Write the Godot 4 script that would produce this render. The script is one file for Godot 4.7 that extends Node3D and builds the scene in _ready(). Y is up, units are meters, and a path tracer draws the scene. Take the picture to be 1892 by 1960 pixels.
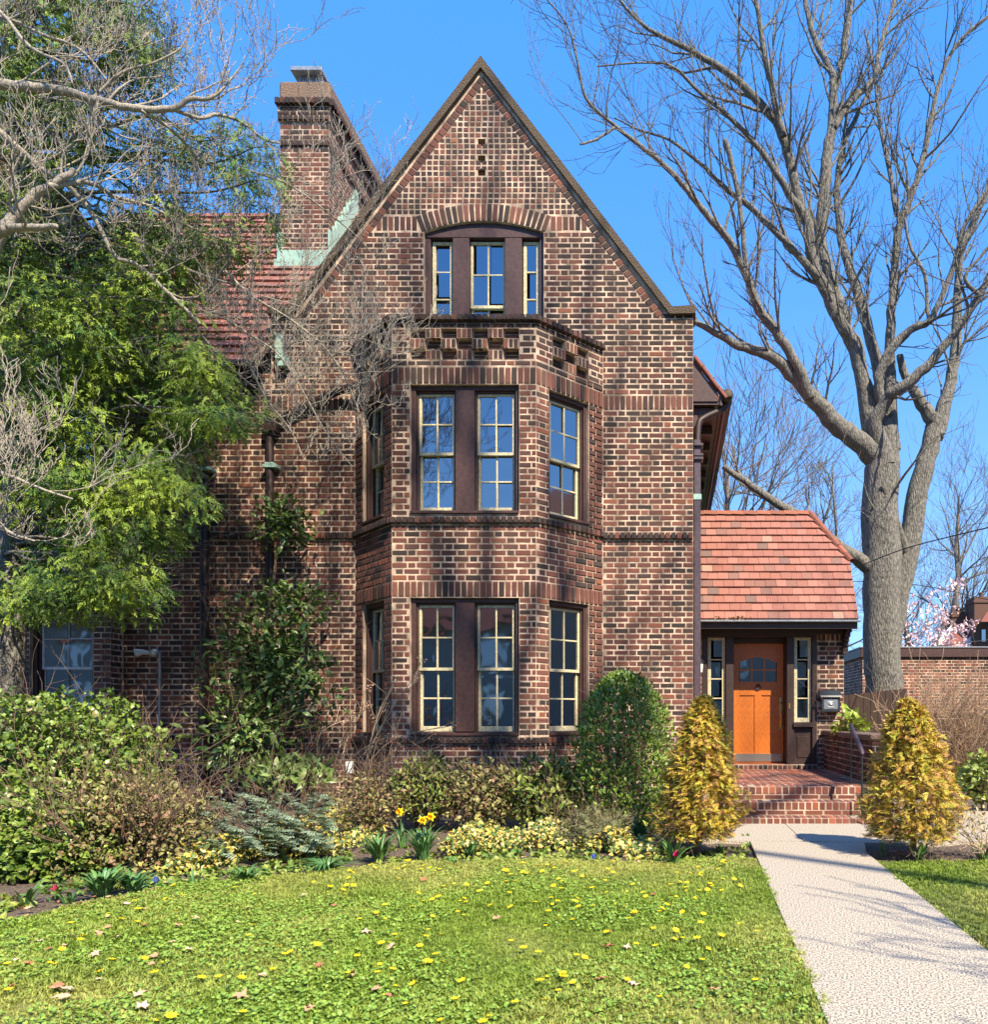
extends Node3D

# ---------------------------------------------------------------- helpers: meshes
class MB:
	var v := PackedVector3Array()
	var n := PackedVector3Array()
	var c := PackedColorArray()
	var idx := PackedInt32Array()
	var col := Color.WHITE

	func vert(p: Vector3, nn: Vector3) -> int:
		v.append(p); n.append(nn); c.append(col)
		return v.size() - 1

	# corners in counter-clockwise order seen from outside
	func quad(a: Vector3, b: Vector3, d: Vector3, e: Vector3) -> void:
		var nn := (b - a).cross(d - a)
		if nn.length_squared() < 1e-16: nn = (d - a).cross(e - a)
		nn = nn.normalized()
		var i := vert(a, nn); vert(b, nn); vert(d, nn); vert(e, nn)
		idx.append_array(PackedInt32Array([i, i + 2, i + 1, i, i + 3, i + 2]))

	func tri(a: Vector3, b: Vector3, d: Vector3) -> void:
		var nn := (b - a).cross(d - a).normalized()
		var i := vert(a, nn); vert(b, nn); vert(d, nn)
		idx.append_array(PackedInt32Array([i, i + 2, i + 1]))

	func box(lo: Vector3, hi: Vector3, ch := 0.0) -> void:
		# a box whose long edges are cut by a chamfer ch (0: sharp)
		xbox(Transform3D(Basis(), (lo + hi) * 0.5), hi - lo, ch)

	func xbox(t: Transform3D, size: Vector3, ch := 0.0) -> void:
		var h := size * 0.5
		var f := func(x, y, z): return t * Vector3(x, y, z)
		if ch <= 0.0:
			var p := []
			for k in 8:
				p.append(t * Vector3(h.x if k & 1 else -h.x, h.y if k & 2 else -h.y, h.z if k & 4 else -h.z))
			quad(p[4], p[5], p[7], p[6]); quad(p[1], p[0], p[2], p[3])
			quad(p[5], p[1], p[3], p[7]); quad(p[0], p[4], p[6], p[2])
			quad(p[6], p[7], p[3], p[2]); quad(p[0], p[1], p[5], p[4])
			return
		var g := h - Vector3(ch, ch, ch)
		for s in [-1.0, 1.0]:
			# faces
			var q := [Vector3(-g.x, -g.y, s * h.z), Vector3(g.x, -g.y, s * h.z), Vector3(g.x, g.y, s * h.z), Vector3(-g.x, g.y, s * h.z)]
			face(t, q, s < 0)
			q = [Vector3(s * h.x, -g.y, g.z), Vector3(s * h.x, -g.y, -g.z), Vector3(s * h.x, g.y, -g.z), Vector3(s * h.x, g.y, g.z)]
			face(t, q, s < 0)
			q = [Vector3(-g.x, s * h.y, g.z), Vector3(g.x, s * h.y, g.z), Vector3(g.x, s * h.y, -g.z), Vector3(-g.x, s * h.y, -g.z)]
			face(t, q, s < 0)
			for r in [-1.0, 1.0]:
				q = [Vector3(-g.x, s * h.y, r * g.z), Vector3(-g.x, s * g.y, r * h.z), Vector3(g.x, s * g.y, r * h.z), Vector3(g.x, s * h.y, r * g.z)]
				face(t, q, s * r < 0)
				q = [Vector3(s * h.x, -g.y, r * g.z), Vector3(s * h.x, g.y, r * g.z), Vector3(s * g.x, g.y, r * h.z), Vector3(s * g.x, -g.y, r * h.z)]
				face(t, q, s * r < 0)
				q = [Vector3(s * h.x, r * g.y, g.z), Vector3(s * h.x, r * g.y, -g.z), Vector3(s * g.x, r * h.y, -g.z), Vector3(s * g.x, r * h.y, g.z)]
				face(t, q, s * r < 0)

	func face(t: Transform3D, q: Array, flip: bool) -> void:
		if flip: quad(t * q[3], t * q[2], t * q[1], t * q[0])
		else: quad(t * q[0], t * q[1], t * q[2], t * q[3])

	# a tube of changing radius along points, smooth
	func tube(pts: PackedVector3Array, rad: PackedFloat32Array, sides: int, cap := true, rough := 0.0, rg: RandomNumberGenerator = null) -> void:
		var m := pts.size()
		if m < 2: return
		var up := Vector3(0.31, 0.2, 0.93)
		var first := v.size()
		for i in m:
			var d := (pts[mini(i + 1, m - 1)] - pts[maxi(i - 1, 0)]).normalized()
			if absf(d.dot(up)) > 0.98: up = Vector3(0.9, 0.1, 0.3)
			var a := d.cross(up).normalized()
			var b := a.cross(d).normalized()
			up = b
			for k in sides:
				var an := TAU * k / sides
				var w := a * cos(an) + b * sin(an)
				var rr := rad[i]
				if rough > 0.0 and rg: rr *= 1.0 + rg.randf_range(-rough, rough)
				vert(pts[i] + w * rr, w)
		for i in m - 1:
			for k in sides:
				var k2 := (k + 1) % sides
				var p := first + i * sides + k
				var q := first + i * sides + k2
				idx.append_array(PackedInt32Array([p, q, p + sides, q, q + sides, p + sides]))
		if cap:
			for e in [0, m - 1]:
				var d := (pts[1] - pts[0]).normalized() * -1.0 if e == 0 else (pts[m - 1] - pts[m - 2]).normalized()
				var ctr := vert(pts[e], d)
				for k in sides:
					var p: int = first + e * sides + k
					var q: int = first + e * sides + (k + 1) % sides
					if e == 0: idx.append_array(PackedInt32Array([ctr, q, p]))
					else: idx.append_array(PackedInt32Array([ctr, p, q]))

	func rod(a: Vector3, b: Vector3, r: float, sides := 8) -> void:
		tube(PackedVector3Array([a, b]), PackedFloat32Array([r, r]), sides)

	# polygon (counter-clockwise in x/y) pushed along z from z0 (back) to z1 (front)
	func prism(poly: PackedVector2Array, z0: float, z1: float, t := Transform3D()) -> void:
		var ti := Geometry2D.triangulate_polygon(poly)
		for k in range(0, ti.size(), 3):
			var a := poly[ti[k]]
			var b := poly[ti[k + 1]]
			var d := poly[ti[k + 2]]
			if (b - a).cross(d - a) < 0.0:
				var w := b
				b = d
				d = w
			tri(t * Vector3(a.x, a.y, z1), t * Vector3(b.x, b.y, z1), t * Vector3(d.x, d.y, z1))
			tri(t * Vector3(a.x, a.y, z0), t * Vector3(d.x, d.y, z0), t * Vector3(b.x, b.y, z0))
		for k in poly.size():
			var a := poly[k]
			var b := poly[(k + 1) % poly.size()]
			quad(t * Vector3(a.x, a.y, z0), t * Vector3(b.x, b.y, z0), t * Vector3(b.x, b.y, z1), t * Vector3(a.x, a.y, z1))

	func done() -> ArrayMesh:
		var m := ArrayMesh.new()
		if v.size() == 0: return m
		var a := []
		a.resize(Mesh.ARRAY_MAX)
		a[Mesh.ARRAY_VERTEX] = v
		a[Mesh.ARRAY_NORMAL] = n
		a[Mesh.ARRAY_COLOR] = c
		a[Mesh.ARRAY_INDEX] = idx
		m.add_surface_from_arrays(Mesh.PRIMITIVE_TRIANGLES, a)
		return m

# ---------------------------------------------------------------- helpers: nodes
var taken := {}

func numbered(called: String) -> String:
	if not taken.has(called):
		taken[called] = 0
		return called
	taken[called] += 1
	return "%s_%03d" % [called, taken[called]]

func tag(o: Node3D, label: String, category: String, group := "", kind := "") -> Node3D:
	o.set_meta("label", label)
	o.set_meta("category", category)
	if group: o.set_meta("group", group)
	if kind: o.set_meta("kind", kind)
	return o

func thing(called: String, label: String, category: String, at := Vector3.ZERO, group := "") -> Node3D:
	var o := Node3D.new()
	o.name = numbered(called)
	o.position = at
	add_child(o, true)
	return tag(o, label, category, group)

func part(called: String, mesh: Mesh, mat: Material, parent: Node3D, t := Transform3D()) -> MeshInstance3D:
	var o := MeshInstance3D.new()
	o.name = called
	o.mesh = mesh
	o.material_override = mat
	o.transform = t
	parent.add_child(o, true)
	return o

func single(called: String, mesh: Mesh, mat: Material, label: String, category: String, at := Vector3.ZERO, group := "", kind := "") -> MeshInstance3D:
	var o := MeshInstance3D.new()
	o.name = numbered(called)
	o.mesh = mesh
	o.material_override = mat
	o.position = at
	add_child(o, true)
	tag(o, label, category, group, kind)
	return o

func struct(called: String, mesh: Mesh, mat: Material, label: String) -> MeshInstance3D:
	return single(called, mesh, mat, label, called.replace("_", " "), Vector3.ZERO, "", "structure")

func many(called: String, mesh: Mesh, mat: Material, ts: Array, cs: Array, parent: Node3D, kind := "") -> MultiMeshInstance3D:
	var mm := MultiMesh.new()
	mm.transform_format = MultiMesh.TRANSFORM_3D
	mm.use_colors = true
	mm.mesh = mesh
	mm.instance_count = ts.size()
	for k in ts.size():
		mm.set_instance_transform(k, ts[k])
		mm.set_instance_color(k, cs[k])
	var o := MultiMeshInstance3D.new()
	o.name = called if parent != self else numbered(called)
	o.multimesh = mm
	o.material_override = mat
	if kind: o.set_meta("kind", kind)
	parent.add_child(o, true)
	return o

# copies of a small mesh joined into one real mesh, each with its own colour
func scatter(called: String, mesh: ArrayMesh, mat_: Material, ts: Array, cs: Array, parent: Node3D) -> MeshInstance3D:
	var a := mesh.surface_get_arrays(0)
	var v0 := PackedVector3Array()
	var n0 := PackedVector3Array()
	var ix: PackedInt32Array = a[Mesh.ARRAY_INDEX]
	for i in ix:
		v0.append(a[Mesh.ARRAY_VERTEX][i])
		n0.append(a[Mesh.ARRAY_NORMAL][i])
	var v := PackedVector3Array()
	var n := PackedVector3Array()
	var c := PackedColorArray()
	var one := PackedColorArray()
	one.resize(v0.size())
	for k in ts.size():
		var t: Transform3D = ts[k]
		v.append_array(t * v0)
		n.append_array(Transform3D(t.basis.orthonormalized(), Vector3.ZERO) * n0)
		one.fill(cs[k])
		c.append_array(one)
	var m := ArrayMesh.new()
	var arr := []
	arr.resize(Mesh.ARRAY_MAX)
	arr[Mesh.ARRAY_VERTEX] = v
	arr[Mesh.ARRAY_NORMAL] = n
	arr[Mesh.ARRAY_COLOR] = c
	m.add_surface_from_arrays(Mesh.PRIMITIVE_TRIANGLES, arr)
	return part(called, m, mat_, parent)

# a point: place in the photograph (1892 x 1960) at a distance in metres
func P(px: float, py: float, z: float) -> Vector3:
	return Vector3((px - 1285.0) * z / 1472.0, 1.27 + (1372.0 - py) * z / 1472.0, -z)

func G(px: float, py: float) -> Vector3:  # the same, on the ground
	var z := 1.27 * 1472.0 / (py - 1372.0)
	return Vector3((px - 1285.0) * z / 1472.0, 0.0, -z)

func rg(s: int) -> RandomNumberGenerator:
	var r := RandomNumberGenerator.new()
	r.seed = s
	return r

func rdir(r: RandomNumberGenerator) -> Vector3:
	var z := r.randf_range(-1, 1)
	var a := r.randf_range(0, TAU)
	var q := sqrt(1.0 - z * z)
	return Vector3(q * cos(a), z, q * sin(a))

# basis whose y runs along dir, turned at random about it
func along(dir: Vector3, r: RandomNumberGenerator, s := 1.0) -> Basis:
	var y := dir.normalized()
	var x := y.cross(rdir(r)).normalized()
	var z := x.cross(y)
	return Basis(x * s, y * s, z * s)

# basis whose y runs along dir and whose z points as far as possible to face
func facing(dir: Vector3, face: Vector3, s := 1.0) -> Basis:
	var y := dir.normalized()
	var x := y.cross(face)
	if x.length() < 0.01: x = y.cross(Vector3(0.3, 0.5, 0.8))
	x = x.normalized()
	var z := x.cross(y)
	return Basis(x * s, y * s, z * s)

# ---------------------------------------------------------------- helpers: materials
var M := {}
var noise_cache := {}

func noise_tex(key: String, freq: float, lo: float, hi: float, oct := 4, type := FastNoiseLite.TYPE_SIMPLEX_SMOOTH, size := 512, normal := false, bump := 6.0) -> NoiseTexture2D:
	if noise_cache.has(key): return noise_cache[key]
	var f := FastNoiseLite.new()
	f.seed = key.hash() % 10000
	f.noise_type = type
	f.frequency = freq
	f.fractal_octaves = oct
	var t := NoiseTexture2D.new()
	t.width = size
	t.height = size
	t.seamless = true
	t.noise = f
	if normal:
		t.as_normal_map = true
		t.bump_strength = bump
	else:
		var g := Gradient.new()
		g.set_color(0, Color(lo, lo, lo))
		g.set_color(1, Color(hi, hi, hi))
		t.color_ramp = g
	noise_cache[key] = t
	return t

func mat(called: String, lin: Color, rough := 0.8, tex: Texture2D = null, scale := Vector3.ONE, relief: Texture2D = null, depth := 0.4, tint := false) -> StandardMaterial3D:
	var m := StandardMaterial3D.new()
	m.resource_name = called
	m.albedo_color = Color(lin.r, lin.g, lin.b).linear_to_srgb()
	m.roughness = rough
	m.cull_mode = BaseMaterial3D.CULL_DISABLED
	m.vertex_color_use_as_albedo = tint
	if tex or relief:
		m.uv1_triplanar = true
		m.uv1_world_triplanar = true
		m.uv1_scale = scale
	if tex: m.albedo_texture = tex
	if relief:
		m.heightmap_enabled = true
		m.heightmap_texture = relief
		m.heightmap_scale = depth
	M[called] = m
	return m

func leafy(called: String, rough := 0.5, light := 0.5) -> StandardMaterial3D:
	var m := mat(called, Color.WHITE, rough, null, Vector3.ONE, null, 0.0, true)
	m.backlight_enabled = true
	m.backlight = Color(light, light, light * 0.75)
	return m

func materials() -> void:
	var fine := noise_tex("fine", 0.045, 0.62, 1.0)
	var soft := noise_tex("soft", 0.012, 0.7, 1.0, 5)
	var grit := noise_tex("grit", 0.11, 0.0, 1.0, 3)
	var cell := noise_tex("cell", 0.05, 0.55, 1.0, 2, FastNoiseLite.TYPE_CELLULAR)
	var rel := noise_tex("relief", 0.03, 0.0, 1.0, 5)
	mat("brick", Color.WHITE, 0.85, fine, Vector3(4, 4, 4), grit, 0.5, true)
	mat("mortar", Color(0.64, 0.48, 0.36), 0.95, noise_tex("stain", 0.012, 0.45, 1.1, 5), Vector3(0.6, 0.35, 0.6), grit, 0.3)
	mat("tile", Color.WHITE, 0.75, fine, Vector3(2.3, 2.3, 2.3), grit, 0.3, true)
	mat("coping", Color(0.16, 0.115, 0.075), 0.9, fine, Vector3(2.5, 2.5, 2.5), rel, 1.5)
	mat("cap_stone", Color(0.30, 0.20, 0.14), 0.9, fine, Vector3(2, 2, 2), rel, 1.0)
	mat("brown_paint", Color(0.085, 0.04, 0.034), 0.5, soft, Vector3(2, 2, 2))
	mat("dark_paint", Color(0.05, 0.026, 0.022), 0.5, soft, Vector3(2, 2, 2))
	mat("pipe_paint", Color(0.10, 0.07, 0.085), 0.45, soft, Vector3(2, 2, 2))
	mat("cream_paint", Color(0.74, 0.66, 0.42), 0.45, soft, Vector3(3, 3, 3))
	mat("grey_paint", Color(0.72, 0.76, 0.78), 0.45, soft, Vector3(3, 3, 3))
	mat("copper", Color(0.48, 0.74, 0.64), 0.7, fine, Vector3(3, 3, 3))
	mat("zinc", Color(0.50, 0.53, 0.57), 0.4, soft, Vector3(3, 3, 3)).metallic = 0.5
	mat("iron", Color(0.02, 0.022, 0.026), 0.4)
	mat("mailbox", Color(0.022, 0.03, 0.042), 0.35)
	mat("flower_stem", Color(0.10, 0.2, 0.04), 0.6)
	mat("mail_plate", Color(0.16, 0.19, 0.23), 0.4)
	mat("brass", Color(0.75, 0.55, 0.22), 0.25).metallic = 0.9
	mat("steel", Color(0.4, 0.4, 0.38), 0.25).metallic = 0.8
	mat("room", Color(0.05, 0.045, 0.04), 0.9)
	mat("curtain", Color(0.42, 0.42, 0.40), 0.9, soft, Vector3(6, 1, 6))
	mat("concrete", Color(0.64, 0.56, 0.445), 0.95, noise_tex("speck", 0.06, 0.22, 1.3, 6), Vector3(2.2, 2.2, 2.2), grit, 0.08)
	mat("soil", Color(0.24, 0.175, 0.125), 1.0, cell, Vector3(1.5, 1.5, 1.5), rel, 3.0)
	mat("ground", Color(0.10, 0.12, 0.05), 1.0, soft, Vector3(0.5, 0.5, 0.5))
	mat("turf", Color.WHITE, 1.0, fine, Vector3(2.5, 2.5, 2.5), grit, 1.0, true)
	mat("fence", Color(0.062, 0.034, 0.024), 0.85, soft, Vector3(6, 1, 6))
	mat("white_board", Color(0.7, 0.7, 0.68), 0.6)
	mat("wire", Color(0.015, 0.015, 0.017), 0.6)
	mat("vent_white", Color(0.62, 0.64, 0.62), 0.6)
	var bark_t := noise_tex("bark", 0.03, 0.34, 1.12, 5)
	var bark_h := noise_tex("bark_h", 0.035, 0.0, 1.0, 5)
	mat("bark", Color(0.34, 0.322, 0.28), 0.9, bark_t, Vector3(2.0, 0.35, 2.0), bark_h, 5.0, true)
	mat("pale_bark", Color(0.60, 0.53, 0.43), 0.9, bark_t, Vector3(4, 2.0, 4), null, 1.0, true)
	mat("far_bark", Color(0.17, 0.145, 0.125), 0.9)
	mat("stem", Color(0.16, 0.105, 0.07), 0.9)
	mat("dry_stem", Color(0.44, 0.31, 0.20), 0.85, null, Vector3.ONE, null, 0.0, true)
	leafy("leaf_gloss", 0.38, 0.5)
	leafy("leaf", 0.5, 0.6)
	leafy("needle", 0.6, 0.4)
	leafy("petal", 0.6, 0.6)
	leafy("dry_leaf", 0.7, 0.4)
	leafy("grass", 0.6, 0.7)
	var w := mat("door_wood", Color(0.72, 0.195, 0.02), 0.32, noise_tex("grain", 0.03, 0.6, 1.05, 5), Vector3(9, 0.8, 9))
	w.clearcoat_enabled = true
	w.clearcoat = 0.4
	mat("door_dark", Color(0.36, 0.085, 0.012), 0.35, noise_tex("grain", 0.03, 0.6, 1.05, 5), Vector3(9, 0.8, 9))
	var g := StandardMaterial3D.new()
	g.resource_name = "glass"
	g.albedo_color = Color(0.33, 0.34, 0.355).linear_to_srgb()
	g.uv1_triplanar = true
	g.uv1_world_triplanar = true
	g.uv1_scale = Vector3(0.8, 0.8, 0.8)
	g.heightmap_enabled = true
	g.heightmap_texture = noise_tex("ripple", 0.006, 0.0, 1.0, 2)
	g.heightmap_scale = 0.14
	g.metallic = 1.0
	g.roughness = 0.04
	g.cull_mode = BaseMaterial3D.CULL_DISABLED
	M["glass"] = g

# ---------------------------------------------------------------- bricks
const UP := Vector3.UP
const COURSE := 0.0755
var brick_mesh: ArrayMesh
var brick_rng: RandomNumberGenerator

func make_brick_mesh() -> void:
	var b := MB.new()
	var e := 0.035   # along the length
	var f := 0.10    # over the height
	var g := 0.07    # in depth
	var o := [Vector3(-0.5, -0.5, 0.5 - g), Vector3(0.5, -0.5, 0.5 - g), Vector3(0.5, 0.5, 0.5 - g), Vector3(-0.5, 0.5, 0.5 - g)]
	var i := [Vector3(-0.5 + e, -0.5 + f, 0.5), Vector3(0.5 - e, -0.5 + f * 0.8, 0.5), Vector3(0.5 - e, 0.5 - f, 0.5), Vector3(-0.5 + e, 0.5 - f * 0.8, 0.5)]
	b.quad(i[0], i[1], i[2], i[3])
	for k in 4:
		var q := (k + 1) % 4
		b.quad(o[k], o[q], i[q], i[k])
		var bk: Vector3 = o[k]
		bk.z = -0.5
		var bq: Vector3 = o[q]
		bq.z = -0.5
		b.quad(bk, bq, o[q], o[k])
	brick_mesh = b.done()

func brick_color(dark: float, warm := 0.0) -> Color:
	var r := brick_rng
	var k := r.randf()
	var c: Color
	if k < dark:
		c = Color(0.085, 0.048, 0.040).lerp(Color(0.048, 0.034, 0.031), r.randf())
	elif k < dark + 0.2:
		c = Color(0.145, 0.066, 0.05).lerp(Color(0.10, 0.05, 0.04), r.randf())
	elif r.randf() < 0.05 + warm:
		c = Color(0.33, 0.115, 0.062).lerp(Color(0.26, 0.09, 0.05), r.randf())
	else:
		c = Color(0.24, 0.090, 0.062).lerp(Color(0.155, 0.057, 0.043), r.randf())
	return c * r.randf_range(1.08, 1.42)

func put_brick(list: Array, centre: Vector3, ud: Vector3, vd: Vector3, nd: Vector3, w: float, h: float, dark: float, proud := 0.0, depth := 0.06, warm := 0.0) -> void:
	var r := brick_rng
	var tw := r.randf_range(-0.009, 0.009)
	var u2 := (ud + vd * tw + nd * r.randf_range(-0.007, 0.007)).normalized()
	var v2 := (vd - ud * tw).normalized()
	var n2 := u2.cross(v2).normalized()
	if n2.dot(nd) < 0.0: n2 = -n2
	var j := r.randf_range(-0.0012, 0.0015)
	var t := Transform3D(Basis(u2 * (w + r.randf_range(-0.003, 0.003)), v2 * (h + r.randf_range(-0.003, 0.003)), n2 * depth), centre + nd * (proud + j - depth * 0.5))
	# old soot and wash-down streaks keep to the wall
	var so := dk.get_noise_2d((centre.x - centre.z) * 55.0, centre.y * 11.0 + 300.0) + 0.6 * dk.get_noise_2d((centre.x + centre.z) * 22.0 + 77.0, centre.y * 16.0)
	list.append([t, brick_color(dark, warm) * clampf(0.98 + 0.55 * so, 0.55, 1.2)])

# courses in Flemish bond on a plane: u along ud, v up. clip(v) gives the u range of the plane at that height
func courses(list: Array, o: Vector3, ud: Vector3, nd: Vector3, u0: float, u1: float, v0: float, v1: float, holes: Array, dark: Callable, clip = null, stack := false) -> void:
	var n := maxi(1, roundi((v1 - v0) / COURSE))
	var ch := (v1 - v0) / n
	var S := 0.19
	var H := 0.09
	var J := 0.018
	for k in n:
		var v := v0 + k * ch
		var vm := v + ch * 0.5
		var lo := u0
		var hi := u1
		if clip != null:
			var cc: Vector2 = clip.call(vm + ch * 0.35)
			lo = maxf(lo, cc.x)
			hi = minf(hi, cc.y)
		if hi - lo < 0.05: continue
		var spans := [[lo, hi]]
		for hrect: Rect2 in holes:
			if vm > hrect.position.y and vm < hrect.end.y:
				var nx := []
				for s in spans:
					if hrect.position.x > s[1] or hrect.end.x < s[0]:
						nx.append(s)
						continue
					if hrect.position.x > s[0]: nx.append([s[0], hrect.position.x])
					if hrect.end.x < s[1]: nx.append([hrect.end.x, s[1]])
				spans = nx
		for s in spans:
			var u: float = u0 - (0.0 if k % 2 == 0 else (S + H) * 0.5 + J) + 0.006 * sin(k * 12.7)
			var head := false
			if stack: u = s[0] if false else floorf(s[0] / 0.084) * 0.084 + 0.006 * sin(k * 5.3)
			while u < s[1]:
				var w := 0.066 if stack else (H if head else S)
				var a := maxf(u, s[0] + 0.006)
				var b := minf(u + w, s[1] - 0.006)
				if b - a > 0.03:
					var m := (a + b) * 0.5
					put_brick(list, o + ud * m + UP * vm, ud, UP, nd, b - a, ch - (0.017 if stack else 0.0178), dark.call(m, vm))
				u += w + (0.018 if stack else J)
				head = not head

# upright bricks side by side (soldier or rowlock course)
func soldiers(list: Array, o: Vector3, ud: Vector3, nd: Vector3, u0: float, u1: float, v0: float, v1: float, dark: float, proud := 0.0, depth := 0.06, pitch := 0.079) -> void:
	var n := maxi(1, roundi((u1 - u0) / pitch))
	var p := (u1 - u0) / n
	for k in n:
		put_brick(list, o + ud * (u0 + (k + 0.5) * p) + UP * (v0 + v1) * 0.5, ud, UP, nd, p - 0.0185, v1 - v0 - 0.012, dark, proud, depth)

# the largest bricks seen in the picture become parts of their own, the rest one mass
func set_bricks(list: Array, owner_node: Node3D, most: int, score: Callable, mass := "brickwork") -> void:
	var ranked := []
	for k in list.size():
		var s: float = score.call(list[k][0].origin, list[k][0].basis)
		if s > 0.0: ranked.append([s, k])
	ranked.sort_custom(func(a, b): return a[0] > b[0] or (a[0] == b[0] and a[1] < b[1]))
	var chosen := {}
	for k in mini(most, ranked.size()): chosen[ranked[k][1]] = true
	var mats := []
	var ts := []
	var cs := []
	var tinted := {}
	for k in list.size():
		if not chosen.has(k):
			ts.append(list[k][0])
			cs.append(list[k][1])
			continue
		var c: Color = list[k][1]
		var key := Vector3i(int(c.r * 60), int(c.g * 60), int(c.b * 60))
		if not tinted.has(key):
			var m: StandardMaterial3D = M.brick.duplicate()
			m.vertex_color_use_as_albedo = false
			m.albedo_color = Color(c.r, c.g, c.b).linear_to_srgb()
			tinted[key] = m
		part("brick", brick_mesh, tinted[key], owner_node, list[k][0])
	if ts.size(): many(mass, brick_mesh, M.brick, ts, cs, owner_node, "stuff")

# ---------------------------------------------------------------- windows
func fr(o: Vector3, ud: Vector3, nd: Vector3) -> Transform3D:
	return Transform3D(Basis(ud, UP, nd), o)

# a sash of glazing bars with panes, front face at depth d
func sash(w: Node3D, m: Material, a: float, b: float, lo: float, hi: float, d: float, nx: int, ny: int, st: float, bottom: float, top: float, called := "sash") -> void:
	var s := MB.new()
	var t := 0.035
	s.box(Vector3(a, lo, d - t), Vector3(a + st, hi, d), 0.004)
	s.box(Vector3(b - st, lo, d - t), Vector3(b, hi, d), 0.004)
	s.box(Vector3(a + st, lo, d - t), Vector3(b - st, lo + bottom, d - 0.002), 0.004)
	s.box(Vector3(a + st, hi - top, d - t), Vector3(b - st, hi, d - 0.002), 0.004)
	var iw := b - a - 2 * st
	var ih := hi - lo - bottom - top
	var mb := 0.022
	for k in range(1, nx):
		var x := a + st + iw * k / nx
		s.box(Vector3(x - mb / 2, lo + bottom, d - t + 0.006), Vector3(x + mb / 2, hi - top, d - 0.006), 0.004)
	for k in range(1, ny):
		var y := lo + bottom + ih * k / ny
		s.box(Vector3(a + st, y - mb / 2, d - t + 0.008), Vector3(b - st, y + mb / 2, d - 0.008), 0.004)
	part(called, s.done(), m, w)
	for k in nx:
		for j in ny:
			var p := MB.new()
			var x0 := a + st + iw * k / nx
			var y0 := lo + bottom + ih * j / ny
			p.box(Vector3(x0 + 0.003, y0 + 0.003, d - t + 0.010), Vector3(x0 + iw / nx - 0.003, y0 + ih / ny - 0.003, d - t + 0.013))
			var q := part("pane", p.done(), M.glass, w)
			q.rotation = Vector3(0.0035 * sin(k * 7.0 + j * 3.0 + a * 9.0), 0.0035 * cos(k * 5.0 + j * 11.0 + lo * 7.0), 0)

func double_hung(w: Node3D, m: Material, a: float, b: float, lo: float, hi: float, d: float, nx := 2, ny := 2) -> void:
	var mid := (lo + hi) * 0.5 - 0.01
	sash(w, m, a, b, mid - 0.02, hi, d, nx, ny, 0.032, 0.04, 0.032)
	sash(w, m, a, b, lo, mid + 0.016, d - 0.04, nx, ny, 0.036, 0.07, 0.03)

# a window in a wall opening (w x h, from u0, v0), frame of painted wood, one or more hung sashes
func window(parent: Node3D, t: Transform3D, u0: float, v0: float, w: float, h: float, sashes: Array, frame_mat: Material, sash_mat: Material, nx := 2, ny := 2) -> MeshInstance3D:
	var f := MB.new()
	var d0 := -0.21
	var d1 := -0.055
	var fw := 0.055
	f.box(Vector3(u0, v0, d0), Vector3(u0 + fw, v0 + h, d1), 0.006)
	f.box(Vector3(u0 + w - fw, v0, d0), Vector3(u0 + w, v0 + h, d1), 0.006)
	f.box(Vector3(u0 + fw, v0 + h - fw, d0), Vector3(u0 + w - fw, v0 + h, d1 - 0.002), 0.006)
	f.box(Vector3(u0 + fw, v0, d0), Vector3(u0 + w - fw, v0 + 0.045, d1 - 0.002), 0.006)
	# an inner stop all round
	for k in sashes.size():
		var s: Array = sashes[k]
		var a: float = s[0]
		var b: float = s[1]
		var g := 0.022
		f.box(Vector3(a - g, v0 + 0.045, d0), Vector3(a, v0 + h - fw, d1 - 0.035), 0.004)
		f.box(Vector3(b, v0 + 0.045, d0), Vector3(b + g, v0 + h - fw, d1 - 0.035), 0.004)
		f.box(Vector3(a, v0 + h - fw - g, d0), Vector3(b, v0 + h - fw, d1 - 0.037), 0.004)
	var o := part("window", f.done(), frame_mat, parent, t)
	var sl := MB.new()
	sl.box(Vector3(u0 + 0.004, v0 - 0.004, -0.05), Vector3(u0 + w - 0.004, v0 + 0.034, 0.028), 0.006)
	part("sill", sl.done(), frame_mat, o)
	for k in sashes.size():
		var s: Array = sashes[k]
		double_hung(o, sash_mat, s[0], s[1], v0 + 0.047, v0 + h - fw - 0.024, d1 - 0.06, nx, ny)
		if k > 0:
			var mu := MB.new()
			var a: float = sashes[k - 1][1] + 0.023
			var b: float = s[0] - 0.023
			mu.box(Vector3(a, v0 + 0.046, d0), Vector3(b, v0 + h - fw - 0.001, d1 + 0.012), 0.006)
			part("mullion", mu.done(), frame_mat, o)
	return o

# ---------------------------------------------------------------- plants: meshes
func leaf_mesh(w: float, fold := 0.25, curl := 0.15) -> ArrayMesh:
	# base at origin, tip at y = 1, face to +z
	var b := MB.new()
	var c0 := Vector3(0, 0.0, 0)
	var c1 := Vector3(0, 0.5, 0.06)
	var c2 := Vector3(0, 1.0, -curl)
	var l1 := Vector3(-w * 0.5, 0.32, w * fold)
	var l2 := Vector3(-w * 0.42, 0.66, w * fold - curl * 0.3)
	var r1 := Vector3(w * 0.5, 0.32, w * fold)
	var r2 := Vector3(w * 0.42, 0.66, w * fold - curl * 0.3)
	b.tri(c0, c1, l1); b.tri(l1, c1, l2); b.tri(l2, c1, c2)
	b.tri(c0, r1, c1); b.tri(r1, r2, c1); b.tri(r2, c2, c1)
	return b.done()

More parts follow.
